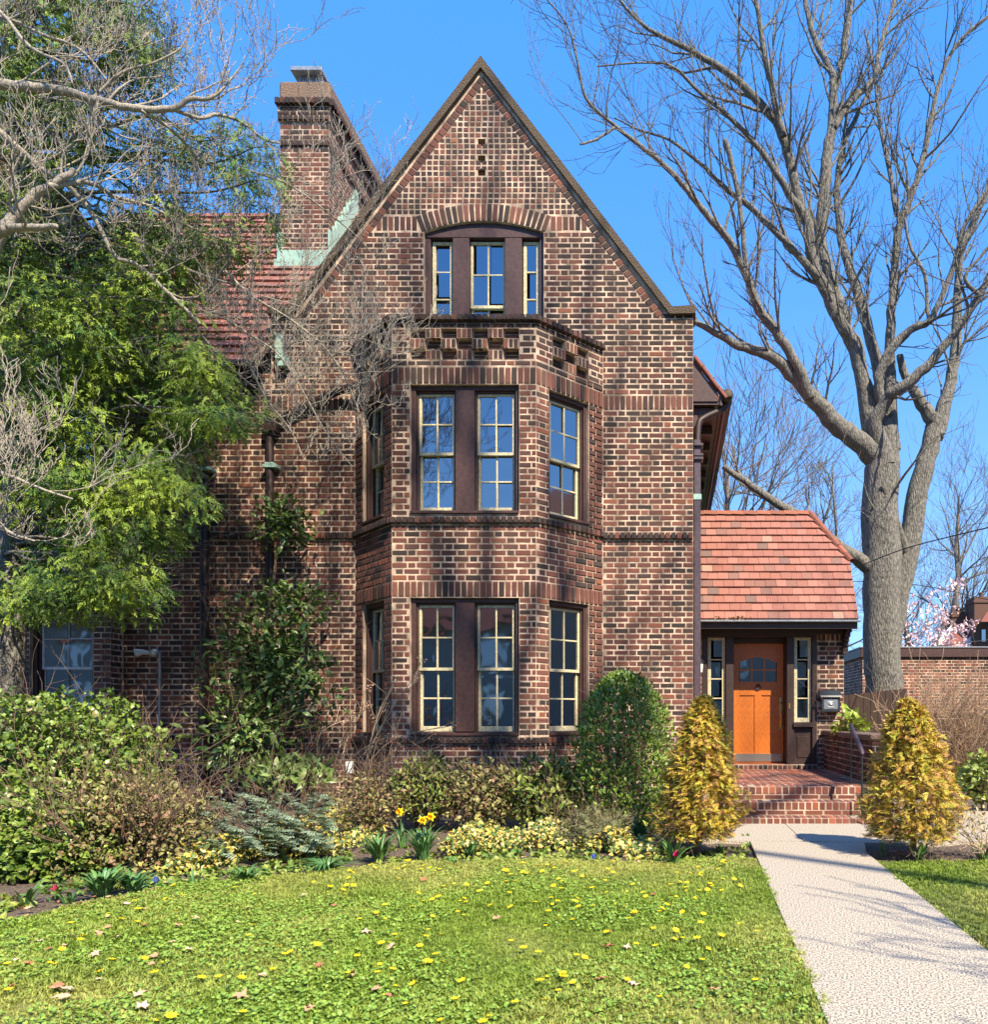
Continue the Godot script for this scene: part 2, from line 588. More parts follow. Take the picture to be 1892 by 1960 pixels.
# a flat spray of scale foliage: a stem with side fingers
func spray_mesh(n: int, wide: float, seed_: int, droop := 0.25) -> ArrayMesh:
	var b := MB.new()
	var r := rg(seed_)
	for k in n:
		var f := float(k) / (n - 1)
		var side := -1.0 if k % 2 == 0 else 1.0
		var y := f * 0.72
		var z := -droop * y * y
		var base := Vector3(0, y, z)
		var ln := (0.42 * (1.0 - f * 0.55)) * r.randf_range(0.75, 1.2)
		var ang := lerpf(1.05, 0.25, f)
		var d := Vector3(side * sin(ang) * wide, cos(ang), -droop * 1.2 + r.randf_range(-0.25, 0.25)).normalized()
		var tip := base + d * ln
		var s := d.cross(Vector3(0, 0, 1)).normalized() * 0.055
		var mid := base + d * ln * 0.55
		b.quad(base, mid - s, tip, mid + s)
	b.quad(Vector3(-0.02, 0, 0), Vector3(0.02, 0, 0), Vector3(0.015, 0.95, -droop * 0.8), Vector3(-0.015, 0.95, -droop * 0.8))
	return b.done()

func blade_tuft(n: int, seed_: int, w: float, lean: float) -> ArrayMesh:
	var b := MB.new()
	var r := rg(seed_)
	for k in n:
		var a := r.randf_range(0, TAU)
		var o := Vector3(cos(a), 0, sin(a))
		var base := o * r.randf_range(0.0, 0.35)
		var h := r.randf_range(0.5, 1.0)
		var l := lean * r.randf_range(0.3, 1.0)
		var side := o.cross(UP) * w
		var m := base + o * l * 0.35 + UP * h * 0.62
		var tip := base + o * l + UP * h * r.randf_range(0.75, 1.0)
		b.quad(base - side, base + side, m + side * 0.8, m - side * 0.8)
		b.tri(m - side * 0.8, m + side * 0.8, tip)
	return b.done()

# strap leaves (daffodil, tulip): n arching blades as one mesh
func straps(n: int, seed_: int, h: float, w: float, lean: float, arch: float) -> ArrayMesh:
	var b := MB.new()
	var r := rg(seed_)
	for k in n:
		var a := r.randf_range(0, TAU)
		var o := Vector3(cos(a), 0, sin(a))
		var hh := h * r.randf_range(0.6, 1.05)
		var l := lean * r.randf_range(0.3, 1.0)
		var side := o.cross(UP).normalized() * w * r.randf_range(0.7, 1.1)
		var g := r.randf_range(0.8, 1.2)
		b.col = Color(0.085 * g, 0.20 * g, 0.065 * g) if r.randf() < 0.7 else Color(0.13 * g, 0.24 * g, 0.06 * g)
		var prev := Vector3.ZERO
		for s in 6:
			var f := (s + 1) / 6.0
			var p := o * (0.03 + l * f * f) + UP * (hh * f - arch * hh * f * f * f)
			var w0 := 1.0 - pow(s / 6.0, 3.0)
			var w1 := 1.0 - pow(f, 3.0)
			var q := prev
			if s == 0: q = o * 0.02
			var lift := o * -0.3 * w
			b.quad(q - side * w0, q + lift * w0, p + lift * w1, p - side * w1)
			b.quad(q + lift * w0, q + side * w0, p + side * w1, p + lift * w1)
			prev = p
	return b.done()

# ---------------------------------------------------------------- plants: branches
func smooth_path(pts: PackedVector3Array, rad: PackedFloat32Array, per: int) -> Array:
	var op := PackedVector3Array()
	var orr := PackedFloat32Array()
	var m := pts.size()
	for i in m - 1:
		var p0 := pts[maxi(i - 1, 0)]
		var p3 := pts[mini(i + 2, m - 1)]
		for k in per:
			var f := float(k) / per
			op.append(pts[i].cubic_interpolate(pts[i + 1], p0, p3, f))
			orr.append(lerpf(rad[i], rad[i + 1], f))
	op.append(pts[m - 1])
	orr.append(rad[m - 1])
	return [op, orr]

# a branch that wanders and bears smaller ones; style: up (tropism), wander, fork count, shrink
func branch(b: MB, r: RandomNumberGenerator, p: Vector3, d: Vector3, ln: float, rad: float, level: int, st: Dictionary, tips: Array = []) -> void:
	var seg := 5 if level > 1 else 4
	var pts := PackedVector3Array([p])
	var rads := PackedFloat32Array([rad])
	var q := p
	var dir := d.normalized()
	for k in seg:
		dir = (dir + rdir(r) * st.wander + UP * st.up).normalized()
		q += dir * ln / seg
		pts.append(q)
		rads.append(lerpf(rad, maxf(rad * 0.35, st.least), float(k + 1) / seg))
	b.tube(pts, rads, 6 if rad > 0.03 else (4 if rad > 0.012 else 3), false)
	if level <= 0:
		tips.append([q, dir])
		return
	var n: int = st.forks + (r.randi() % 2)
	for k in n:
		var f := r.randf_range(0.25, 1.0) if k < n - 1 else 1.0
		var at := int(f * seg)
		var bp := pts[at]
		var nd := (pts[mini(at + 1, seg)] - pts[maxi(at - 1, 0)]).normalized()
		var away := nd.cross(rdir(r)).normalized()
		var c := (nd + away * r.randf_range(0.5, st.spread)).normalized()
		branch(b, r, bp, c, ln * r.randf_range(0.45, 0.72) * st.shrink, rads[at] * 0.66, level - 1, st, tips)

var LIMB := 1.0   # thickness of limbs

# a limb followed point by point: [x, y, radius] in zoom pixels
func limb(b: MB, T: Transform2D, k: float, spec: Array, z0: float, z1: float, r: RandomNumberGenerator, st: Dictionary, spacing: float, start := 0.15, sides := 9) -> void:
	var pts := PackedVector3Array()
	var rads := PackedFloat32Array()
	var m := spec.size() / 3
	for i in m:
		var f := float(i) / (m - 1)
		var z := lerpf(z0, z1, f)
		var s := T * Vector2(spec[i * 3], spec[i * 3 + 1])
		pts.append(P(s.x, s.y, z))
		rads.append(spec[i * 3 + 2] * k * z / 1472.0 * LIMB)
	var sp := smooth_path(pts, rads, 4)
	var wp: PackedVector3Array = sp[0]
	var wr: PackedFloat32Array = sp[1]
	for i in range(1, wp.size() - 1):
		wp[i] += rdir(r) * minf(wr[i] * 0.22, 0.025)
	b.tube(wp, wr, sides, true, 0.04 if wr[0] < 0.2 else 0.018, r)
	if spacing <= 0.0: return
	var run := 0.0
	var total := 0.0
	for i in wp.size() - 1: total += wp[i].distance_to(wp[i + 1])
	var next := total * start
	for i in wp.size() - 1:
		run += wp[i].distance_to(wp[i + 1])
		while run > next:
			var d := (wp[i + 1] - wp[i]).normalized()
			var away := d.cross(rdir(r)).normalized()
			var c: Vector3 = (d * 0.8 + away * r.randf_range(0.5, 1.2) + UP * st.lift).normalized()
			branch(b, r, wp[i], c, st.long * r.randf_range(0.5, 1.25), minf(wr[i] * 0.5, st.thick), st.levels, st)
			next += spacing * r.randf_range(0.6, 1.4)

# ---------------------------------------------------------------- the gabled house
const ZF := -10.6      # front wall
const ZB := -9.815     # front of the bay
const APEX := Vector2(-2.614, 10.32)
const SLOPE := 1.316
var XR := 0.31
var XL := -5.516
var dk := FastNoiseLite.new()

func csg_box(root: CSGCombiner3D, lo: Vector3, hi: Vector3, t := Transform3D(), op := CSGShape3D.OPERATION_SUBTRACTION) -> void:
	var b := CSGBox3D.new()
	b.size = hi - lo
	b.transform = t * Transform3D(Basis(), (lo + hi) * 0.5)
	b.operation = op
	b.name = "cut"
	root.add_child(b, true)

func csg_plan(root: CSGCombiner3D, pts: PackedVector2Array, y0: float, y1: float, op: int) -> void:
	var p := CSGPolygon3D.new()     # pts: x, distance
	p.polygon = pts
	p.depth = y1 - y0
	p.rotation.x = -PI / 2
	p.position = Vector3(0, y1, 0)
	# depth runs along -z of the polygon, which now points down
	p.operation = op
	p.name = "plan"
	root.add_child(p, true)

func csg_flat(root: CSGCombiner3D, pts: PackedVector2Array, z: float, depth: float) -> void:
	var p := CSGPolygon3D.new()
	p.polygon = pts
	p.depth = depth
	p.position.z = z
	p.name = "flat"
	root.add_child(p, true)

func baked(root: CSGCombiner3D, called: String, m: Material, parent: Node3D) -> void:
	root.name = called
	root.material_override = m
	parent.add_child(root, true)

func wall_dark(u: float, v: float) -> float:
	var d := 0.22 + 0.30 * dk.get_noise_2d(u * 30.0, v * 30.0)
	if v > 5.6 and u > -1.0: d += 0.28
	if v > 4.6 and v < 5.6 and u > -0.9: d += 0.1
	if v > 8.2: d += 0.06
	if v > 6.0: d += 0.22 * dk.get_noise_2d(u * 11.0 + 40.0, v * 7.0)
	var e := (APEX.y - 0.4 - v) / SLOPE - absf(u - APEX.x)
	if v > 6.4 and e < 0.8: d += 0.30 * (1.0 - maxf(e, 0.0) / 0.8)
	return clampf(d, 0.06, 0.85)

func house() -> void:
	dk.seed = 5
	dk.frequency = 0.03
	brick_rng = rg(11)
	var h := thing("brick_house", "tall dark red brick house with steep front gable, two-storey bay and orange front door", "house")
	var L := []
	var F := Vector3(0, 0, ZF)
	var ux := Vector3(1, 0, 0)
	var nz := Vector3(0, 0, 1)
	# --- the masonry behind the bricks
	var c := CSGCombiner3D.new()
	csg_flat(c, PackedVector2Array([Vector2(XL, -0.2), Vector2(XR - 0.0035, -0.2), Vector2(XR - 0.0035, 6.84), Vector2(0.0, 6.84), Vector2(APEX.x, 10.21), Vector2(-5.2, 6.84), Vector2(XL, 6.84)]), ZF - 0.0035, 0.32)
	csg_box(c, Vector3(-3.41, 6.2, -11.2), Vector3(-1.757, 7.96, -10.3))
	var arc := CSGCylinder3D.new()
	arc.radius = 2.352
	arc.height = 0.9
	arc.sides = 96
	var arcbox := CSGCombiner3D.new()
	arcbox.name = "arch"
	arc.rotation.x = PI / 2
	arc.position = Vector3(-2.5835, 5.758, -10.75)
	arc.name = "arc"
	arcbox.add_child(arc)
	var lim := CSGBox3D.new()
	lim.size = Vector3(1.653, 0.3, 2.0)
	lim.position = Vector3(-2.5835, 8.1, -10.75)
	lim.operation = CSGShape3D.OPERATION_INTERSECTION
	lim.name = "limit"
	arcbox.add_child(lim)
	arcbox.operation = CSGShape3D.OPERATION_SUBTRACTION
	c.add_child(arcbox)
	csg_box(c, Vector3(-4.2, 0.3, -11.2), Vector3(-1.1, 6.0, -10.3))
	for y in [9.19, 8.96, 8.78]:
		csg_box(c, Vector3(-2.666, y - 0.05, -10.85), Vector3(-2.562, y + 0.05, -10.4))
	baked(c, "wall", M.mortar, h)
	# --- bricks of the front wall
	var below := func(v): return Vector2(XL, XR) if v < 6.86 else Vector2(APEX.x - (10.0 - v) / SLOPE, APEX.x + (10.0 - v) / SLOPE)
	var bay_hole := Rect2(-4.35, -1, 3.41, 7.33)
	var win_hole := Rect2(-3.41, 6.2, 1.653, 1.78)
	var d := wall_dark
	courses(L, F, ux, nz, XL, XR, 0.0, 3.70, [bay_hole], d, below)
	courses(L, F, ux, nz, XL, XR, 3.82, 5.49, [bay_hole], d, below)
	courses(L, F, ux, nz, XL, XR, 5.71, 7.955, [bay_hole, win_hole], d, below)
	for s in [[XL, -4.36], [-0.935, XR]]:
		soldiers(L, F, ux, nz, s[0], s[1], 3.71, 3.81, 0.6, 0.045, 0.1)
		soldiers(L, F, ux, nz, s[0], s[1], 5.50, 5.70, 0.15, 0.004)
	soldiers(L, F, ux, nz, -4.07, -3.50, 7.965, 8.175, 0.3)
	soldiers(L, F, ux, nz, -1.667, -1.155, 7.965, 8.175, 0.2)
	var slices := []
	for k in 14:
		var u := -3.50 + k * (1.833 / 14)
		var x := u + 0.065 + 2.5835
		slices.append(Rect2(u, 7.9, 1.833 / 14, sqrt(2.60 * 2.60 - x * x) + 5.758 - 7.9))
	for y in [9.19, 8.96, 8.78]: slices.append(Rect2(-2.668, y - 0.05, 0.108, 0.10))
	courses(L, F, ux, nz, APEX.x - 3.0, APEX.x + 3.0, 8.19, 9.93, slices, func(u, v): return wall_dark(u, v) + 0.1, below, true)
	# arch over the top window
	var half := 0.372
	for k in 23:
		var a := lerpf(-half, half, (k + 0.5) / 23.0)
		var rd := Vector3(sin(a), cos(a), 0)
		put_brick(L, Vector3(-2.5835, 5.758, ZF) + rd * (2.352 + 0.118), rd.cross(Vector3(0, 0, -1)) * -1.0, rd, nz, 0.056, 0.225, 0.3, 0.006)
	# brick edging under the coping
	for s in [-1.0, 1.0]:
		var dir := Vector3(-s * 1.0, SLOPE, 0).normalized()
		var inn := Vector3(-s * SLOPE, -1.0, 0).normalized()
		for k in 42:
			var p := Vector3(APEX.x + s * 2.56, 6.86, ZF) + dir * (0.05 + k * 0.098) + inn * 0.115
			if p.y > 10.04: break
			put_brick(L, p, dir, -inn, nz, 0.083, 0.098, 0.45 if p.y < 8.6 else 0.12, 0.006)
	for k in 3: put_brick(L, Vector3(APEX.x + (k - 1) * 0.055, 9.99 - absf(k - 1.0) * 0.06, ZF), ux, UP, nz, 0.045, 0.08, 0.2)
	# --- coping on the gable
	var cp := MB.new()
	var poly := PackedVector2Array([Vector2(APEX.x, 10.185), Vector2(-5.215, 6.80), Vector2(-5.55, 6.80), Vector2(-5.55, 6.91), Vector2(-5.25, 6.91), Vector2(APEX.x, 10.34), Vector2(0.02, 6.90), Vector2(0.34, 6.92), Vector2(0.34, 6.81), Vector2(-0.015, 6.80)])
	poly.reverse()
	cp.prism(poly, ZF - 0.34, ZF + 0.055)
	part("coping", cp.done(), M.coping, h)
	# --- right side wall, back wall and inner wall
	var sw := MB.new()
	sw.box(Vector3(XR - 0.3, -0.2, -17.0), Vector3(XR - 0.0035, 6.0, ZF - 0.33))
	sw.box(Vector3(XL, -0.2, -17.2), Vector3(XR - 0.01, 6.0, -17.0))
	sw.box(Vector3(XL, -0.2, -17.0), Vector3(XL + 0.2, 6.0, ZF - 0.33))
	part("side_wall", sw.done(), M.mortar, h)
	courses(L, Vector3(XR, 0, ZF), Vector3(0, 0, -1), Vector3(1, 0, 0), 0.02, 5.5, 0.0, 6.0, [Rect2(2.0, -1, 2.0, 4.4)], func(_u, _v): return 0.3)
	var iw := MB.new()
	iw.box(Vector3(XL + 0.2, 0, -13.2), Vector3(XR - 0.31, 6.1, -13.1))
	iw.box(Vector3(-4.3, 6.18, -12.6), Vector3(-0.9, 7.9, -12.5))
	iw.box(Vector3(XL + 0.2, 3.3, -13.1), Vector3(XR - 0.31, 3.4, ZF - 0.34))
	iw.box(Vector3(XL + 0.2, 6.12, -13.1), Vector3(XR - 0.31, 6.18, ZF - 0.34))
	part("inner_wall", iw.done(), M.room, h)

	bay(h, L)
	gable_window(h)
	roof(h)
	chimney(h, L)
	entry(h, L)
	set_bricks(L, h, 300, func(p, b):
		var seen := false
		if p.z > -9.95 and p.y > 0.95 and p.y < 3.9 and p.x > -3.6 and p.x < -1.5: seen = true     # bay below the upper window
		if p.z > -9.45 and p.y < 0.45: seen = true                                               # steps
		if p.z > -9.9 and p.y > 3.7 and p.x > -3.6: seen = true
		if not seen: return 0.0
		return maxf(b.x.length(), b.y.length()) / p.distance_to(Vector3(0, 1.27, 0)))

func bay(h: Node3D, L: Array) -> void:
	var A := Vector2(-4.357, 10.6)
	var B := Vector2(-3.567, 9.815)
	var C := Vector2(-1.72, 9.815)
	var D := Vector2(-0.936, 10.6)
	var s2 := sqrt(0.5)
	var facets := [
		[Vector3(B.x, 0, -B.y), Vector3(1, 0, 0), Vector3(0, 0, 1), C.x - B.x],
		[Vector3(C.x, 0, -C.y), Vector3(s2, 0, -s2), Vector3(s2, 0, s2), 1.109],
		[Vector3(A.x, 0, -A.y), Vector3(s2, 0, s2), Vector3(-s2, 0, s2), 1.113],
	]
	var holes := [[0.233, 1.394], [0.2, 0.67], [0.22, 0.67]]
	var shrink := func(e: float) -> PackedVector2Array:
		var q := 0.4142 * e
		return PackedVector2Array([Vector2(A.x + e * 1.4142, 10.62), Vector2(B.x + q, B.y + e), Vector2(C.x - q, C.y + e), Vector2(D.x - e * 1.4142, 10.62)])
	var c := CSGCombiner3D.new()
	csg_plan(c, shrink.call(0.0035), -0.2, 5.83, CSGShape3D.OPERATION_UNION)
	csg_plan(c, shrink.call(0.075), 5.82, 6.30, CSGShape3D.OPERATION_UNION)
	csg_plan(c, shrink.call(0.30), 0.35, 5.75, CSGShape3D.OPERATION_SUBTRACTION)
	for k in 3:
		var f: Array = facets[k]
		for v in [[1.03, 2.79], [3.865, 5.515]]:
			csg_box(c, Vector3(holes[k][0], v[0], -0.6), Vector3(holes[k][0] + holes[k][1], v[1], 0.3), fr(f[0], f[1], f[2]))
	baked(c, "bay_wall", M.mortar, h)
	var fill := MB.new()
	for k in 3:
		var f: Array = facets[k]
		var o: Vector3 = f[0]
		var u: Vector3 = f[1]
		var n: Vector3 = f[2]
		var w: float = f[3]
		var h0: float = holes[k][0]
		var hw: float = holes[k][1]
		var dd := func(_u, v): return 0.16 if v < 5.5 else 0.5
		courses(L, o, u, n, 0.0, w, 0.0, 0.915, [], dd)
		soldiers(L, o, u, n, -0.02, w + (0.02 if k == 0 else 0.0), 0.923, 1.013, 0.65, 0.045, 0.12)
		courses(L, o, u, n, 0.0, w, 1.03, 2.795, [Rect2(h0, 1.02, hw, 1.8)], dd)
		soldiers(L, o, u, n, 0.0, w, 2.80, 3.00, 0.08, 0.004)
		courses(L, o, u, n, 0.0, w, 3.005, 3.72, [], dd)
		soldiers(L, o, u, n, -0.02, w + (0.02 if k == 0 else 0.0), 3.73, 3.82, 0.75, 0.05, 0.12)
		courses(L, o, u, n, 0.0, w, 3.835, 5.515, [Rect2(h0, 3.8, hw, 1.75)], dd)
		soldiers(L, o, u, n, 0.0, w, 5.52, 5.735, 0.3, 0.006)
		# parapet with chequered blocks
		var cols := 7 if k == 0 else 3
		var bw := 0.199
		var b0 := h0 if k == 0 else (w - cols * bw) * 0.5
		var t := fr(o, u, n)
		for v in [5.785, 6.265]:
			courses(L, o, u, n, 0.0, w, v - 0.036, v + 0.036, [], dd)
		courses(L, o, u, n, 0.0, b0, 5.83, 6.225, [], dd)
		courses(L, o, u, n, b0 + cols * bw, w, 5.83, 6.225, [], dd)
		fill.xbox(t * Transform3D(Basis(), Vector3(b0 * 0.5 + 0.0015, 6.03, -0.0385)), Vector3(b0 - 0.003, 0.40, 0.07))
		fill.xbox(t * Transform3D(Basis(), Vector3((w + b0 + cols * bw) * 0.5, 6.03, -0.0385)), Vector3(w - b0 - cols * bw - 0.003, 0.40, 0.07))
		fill.xbox(t * Transform3D(Basis(), Vector3(w * 0.5, 6.266, -0.0395)), Vector3(w - 0.008, 0.07, 0.07))
		for i in cols:
			for j in 3:
				var solid := (i + j) % 2 == 1
				var cx := b0 + (i + 0.5) * bw
				var cy := 5.83 + (j + 0.5) * 0.1317
				if solid:
					var pr := 0.0 if j == 0 else 0.022
					fill.xbox(t * Transform3D(Basis(), Vector3(cx, cy, -0.0485 + pr)), Vector3(bw - 0.012, 0.120, 0.09))
					for q in 3:
						put_brick(L, t * Vector3(cx + (q - 1) * 0.064, cy, 0), u, UP, n, 0.05, 0.118, 0.3, pr, 0.08)
				else:
					for q in 3:
						put_brick(L, t * Vector3(cx, cy + (q - 1) * 0.045, 0), u, UP, n, 0.18, 0.034, 0.6, -0.068, 0.03)
		soldiers(L, o, u, n, -0.025, w + (0.025 if k == 0 else 0.0), 6.305, 6.395, 0.8, 0.06, 0.30)
		# windows
		var ss := [[h0 + 0.079, 0.775], [1.066, h0 + hw - 0.079]] if k == 0 else [[h0 + 0.079, h0 + hw - 0.079]]
		window(h, t, h0, 1.03, hw, 1.76, ss, M.brown_paint, M.cream_paint)
		window(h, t, h0, 3.865, hw, 1.65, ss, M.brown_paint, M.cream_paint)
	part("parapet_mortar", fill.done(), M.mortar, h)
	var deck := MB.new()
	var pl := PackedVector2Array()
	for q in shrink.call(0.12): pl.append(q)
	var dt := Transform3D(Basis(Vector3(1, 0, 0), Vector3(0, 0, -1), Vector3(0, 1, 0)), Vector3.ZERO)
	pl.reverse()
	deck.prism(pl, 6.30, 6.33, dt)
	part("bay_roof", deck.done(), M.copper, h)

func gable_window(h: Node3D) -> void:
	var f := MB.new()
	var u0 := -3.41
	var w := 1.653
	var zf := ZF - 0.07
	var zb := ZF - 0.22
	f.box(Vector3(u0, 6.2, zb), Vector3(u0 + 0.07, 7.93, zf), 0.006)
	f.box(Vector3(u0 + w - 0.07, 6.2, zb), Vector3(u0 + w, 7.93, zf), 0.006)
	# head with an arched top
	var pts := PackedVector2Array([Vector2(u0, 7.915), Vector2(u0 + w, 7.915)])
	for k in 17:
		var a := lerpf(0.359, -0.359, k / 16.0)
		pts.append(Vector2(-2.5835 + sin(a) * 2.35, 5.758 + cos(a) * 2.35))
	f.prism(pts, zb + 0.01, zf + 0.015)
	var o := part("window", f.done(), M.brown_paint, h)
	# centre sash 898-967, sides 826-864 and 999-1032 of the picture
	var zt := ZF - 0.125
	var t := Transform3D(Basis(), Vector3(0, 0, zt))
	for b in [[-3.03, -2.80], [-2.305, -2.07]]:
		var mu := MB.new()
		mu.box(Vector3(b[0], 6.2, zb), Vector3(b[1], 7.912, zf + 0.012), 0.006)
		part("mullion", mu.done(), M.brown_paint, o)
	var sub := Node3D.new()
	double_hung_at(o, -2.795, -2.31, 6.28, 7.895, zt, 2, 2)
	casement(o, -3.33, -3.04, 6.28, 7.895, zt, 4)
	casement(o, -2.06, -1.835, 6.28, 7.895, zt, 4)
	sub.free()

func double_hung_at(o: Node3D, a: float, b: float, lo: float, hi: float, z: float, nx: int, ny: int) -> void:
	var mid := 6.985
	sash(o, M.cream_paint, a, b, mid - 0.02, hi, z, nx, ny, 0.034, 0.045, 0.036)
	sash(o, M.cream_paint, a, b, lo, mid + 0.016, z - 0.04, nx, ny, 0.036, 0.06, 0.03)

func casement(o: Node3D, a: float, b: float, lo: float, hi: float, z: float, ny: int) -> void:
	sash(o, M.cream_paint, a, b, lo, hi, z, 1, ny, 0.046, 0.05, 0.04)

func tile_color(r: RandomNumberGenerator, dark := 0.0) -> Color:
	var k := r.randf()
	var c: Color = Color(0.43, 0.17, 0.125).lerp(Color(0.51, 0.22, 0.165), r.randf())
	if k < 0.08: c = Color(0.43, 0.165, 0.115)
	elif k < 0.11: c = Color(0.37, 0.165, 0.125)
	elif k < 0.125: c = Color(0.60, 0.36, 0.25)
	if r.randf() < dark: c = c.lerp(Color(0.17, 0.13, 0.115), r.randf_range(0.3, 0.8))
	return c * r.randf_range(0.92, 1.08)

# courses of flat tiles on a slope: o at the eave, ud along it, sd up the slope
func tiles(list: Array, o: Vector3, ud: Vector3, sd: Vector3, len_s: float, rows: int, w: float, lo: Callable, hi: Callable, r: RandomNumberGenerator, dark: Callable, th := 0.024) -> void:
	var nd := ud.cross(sd).normalized()
	var ex := len_s / rows
	for k in rows:
		var s := k * ex
		var a: float = lo.call(s + ex * 0.5)
		var b: float = hi.call(s + ex * 0.5)
		var u := a - (w * 0.5 if k % 2 else 0.0)
		while u < b - 0.01:
			var u0 := maxf(u, a)
			var u1 := minf(u + w, b)
			if u1 - u0 > 0.03:
				var tilt := (th + 0.006) / ex
				var s2 := (sd - nd * tilt).normalized()
				var n2 := ud.cross(s2).normalized()
				var j := r.randf_range(-0.003, 0.003)
				var ce := o + ud * (u0 + u1) * 0.5 + sd * (s + ex * 0.5 + 0.02) + nd * (0.018 + j)
				var tw := r.randf_range(-0.006, 0.006)
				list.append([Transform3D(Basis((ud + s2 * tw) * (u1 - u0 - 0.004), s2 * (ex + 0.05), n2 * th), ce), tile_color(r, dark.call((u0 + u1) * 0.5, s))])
			u += w

var tile_mesh: ArrayMesh

func set_tiles(list: Array, p: Node3D, most: int, mass := "tile_field") -> void:
	var ts := []
	var cs := []
	var tinted := {}
	for k in list.size():
		if k >= most:
			ts.append(list[k][0])
			cs.append(list[k][1])
			continue
		var c: Color = list[k][1]
		var key := Vector3i(int(c.r * 40), int(c.g * 40), int(c.b * 40))
		if not tinted.has(key):
			var m: StandardMaterial3D = M.tile.duplicate()
			m.vertex_color_use_as_albedo = false
			m.albedo_color = Color(c.r, c.g, c.b).linear_to_srgb()
			tinted[key] = m
		part("tile", tile_mesh, tinted[key], p, list[k][0])
	if ts.size(): many(mass, tile_mesh, M.tile, ts, cs, p, "stuff")

func tile_shape() -> void:
	var b := MB.new()
	b.xbox(Transform3D(), Vector3.ONE, 0.0)
	tile_mesh = b.done()

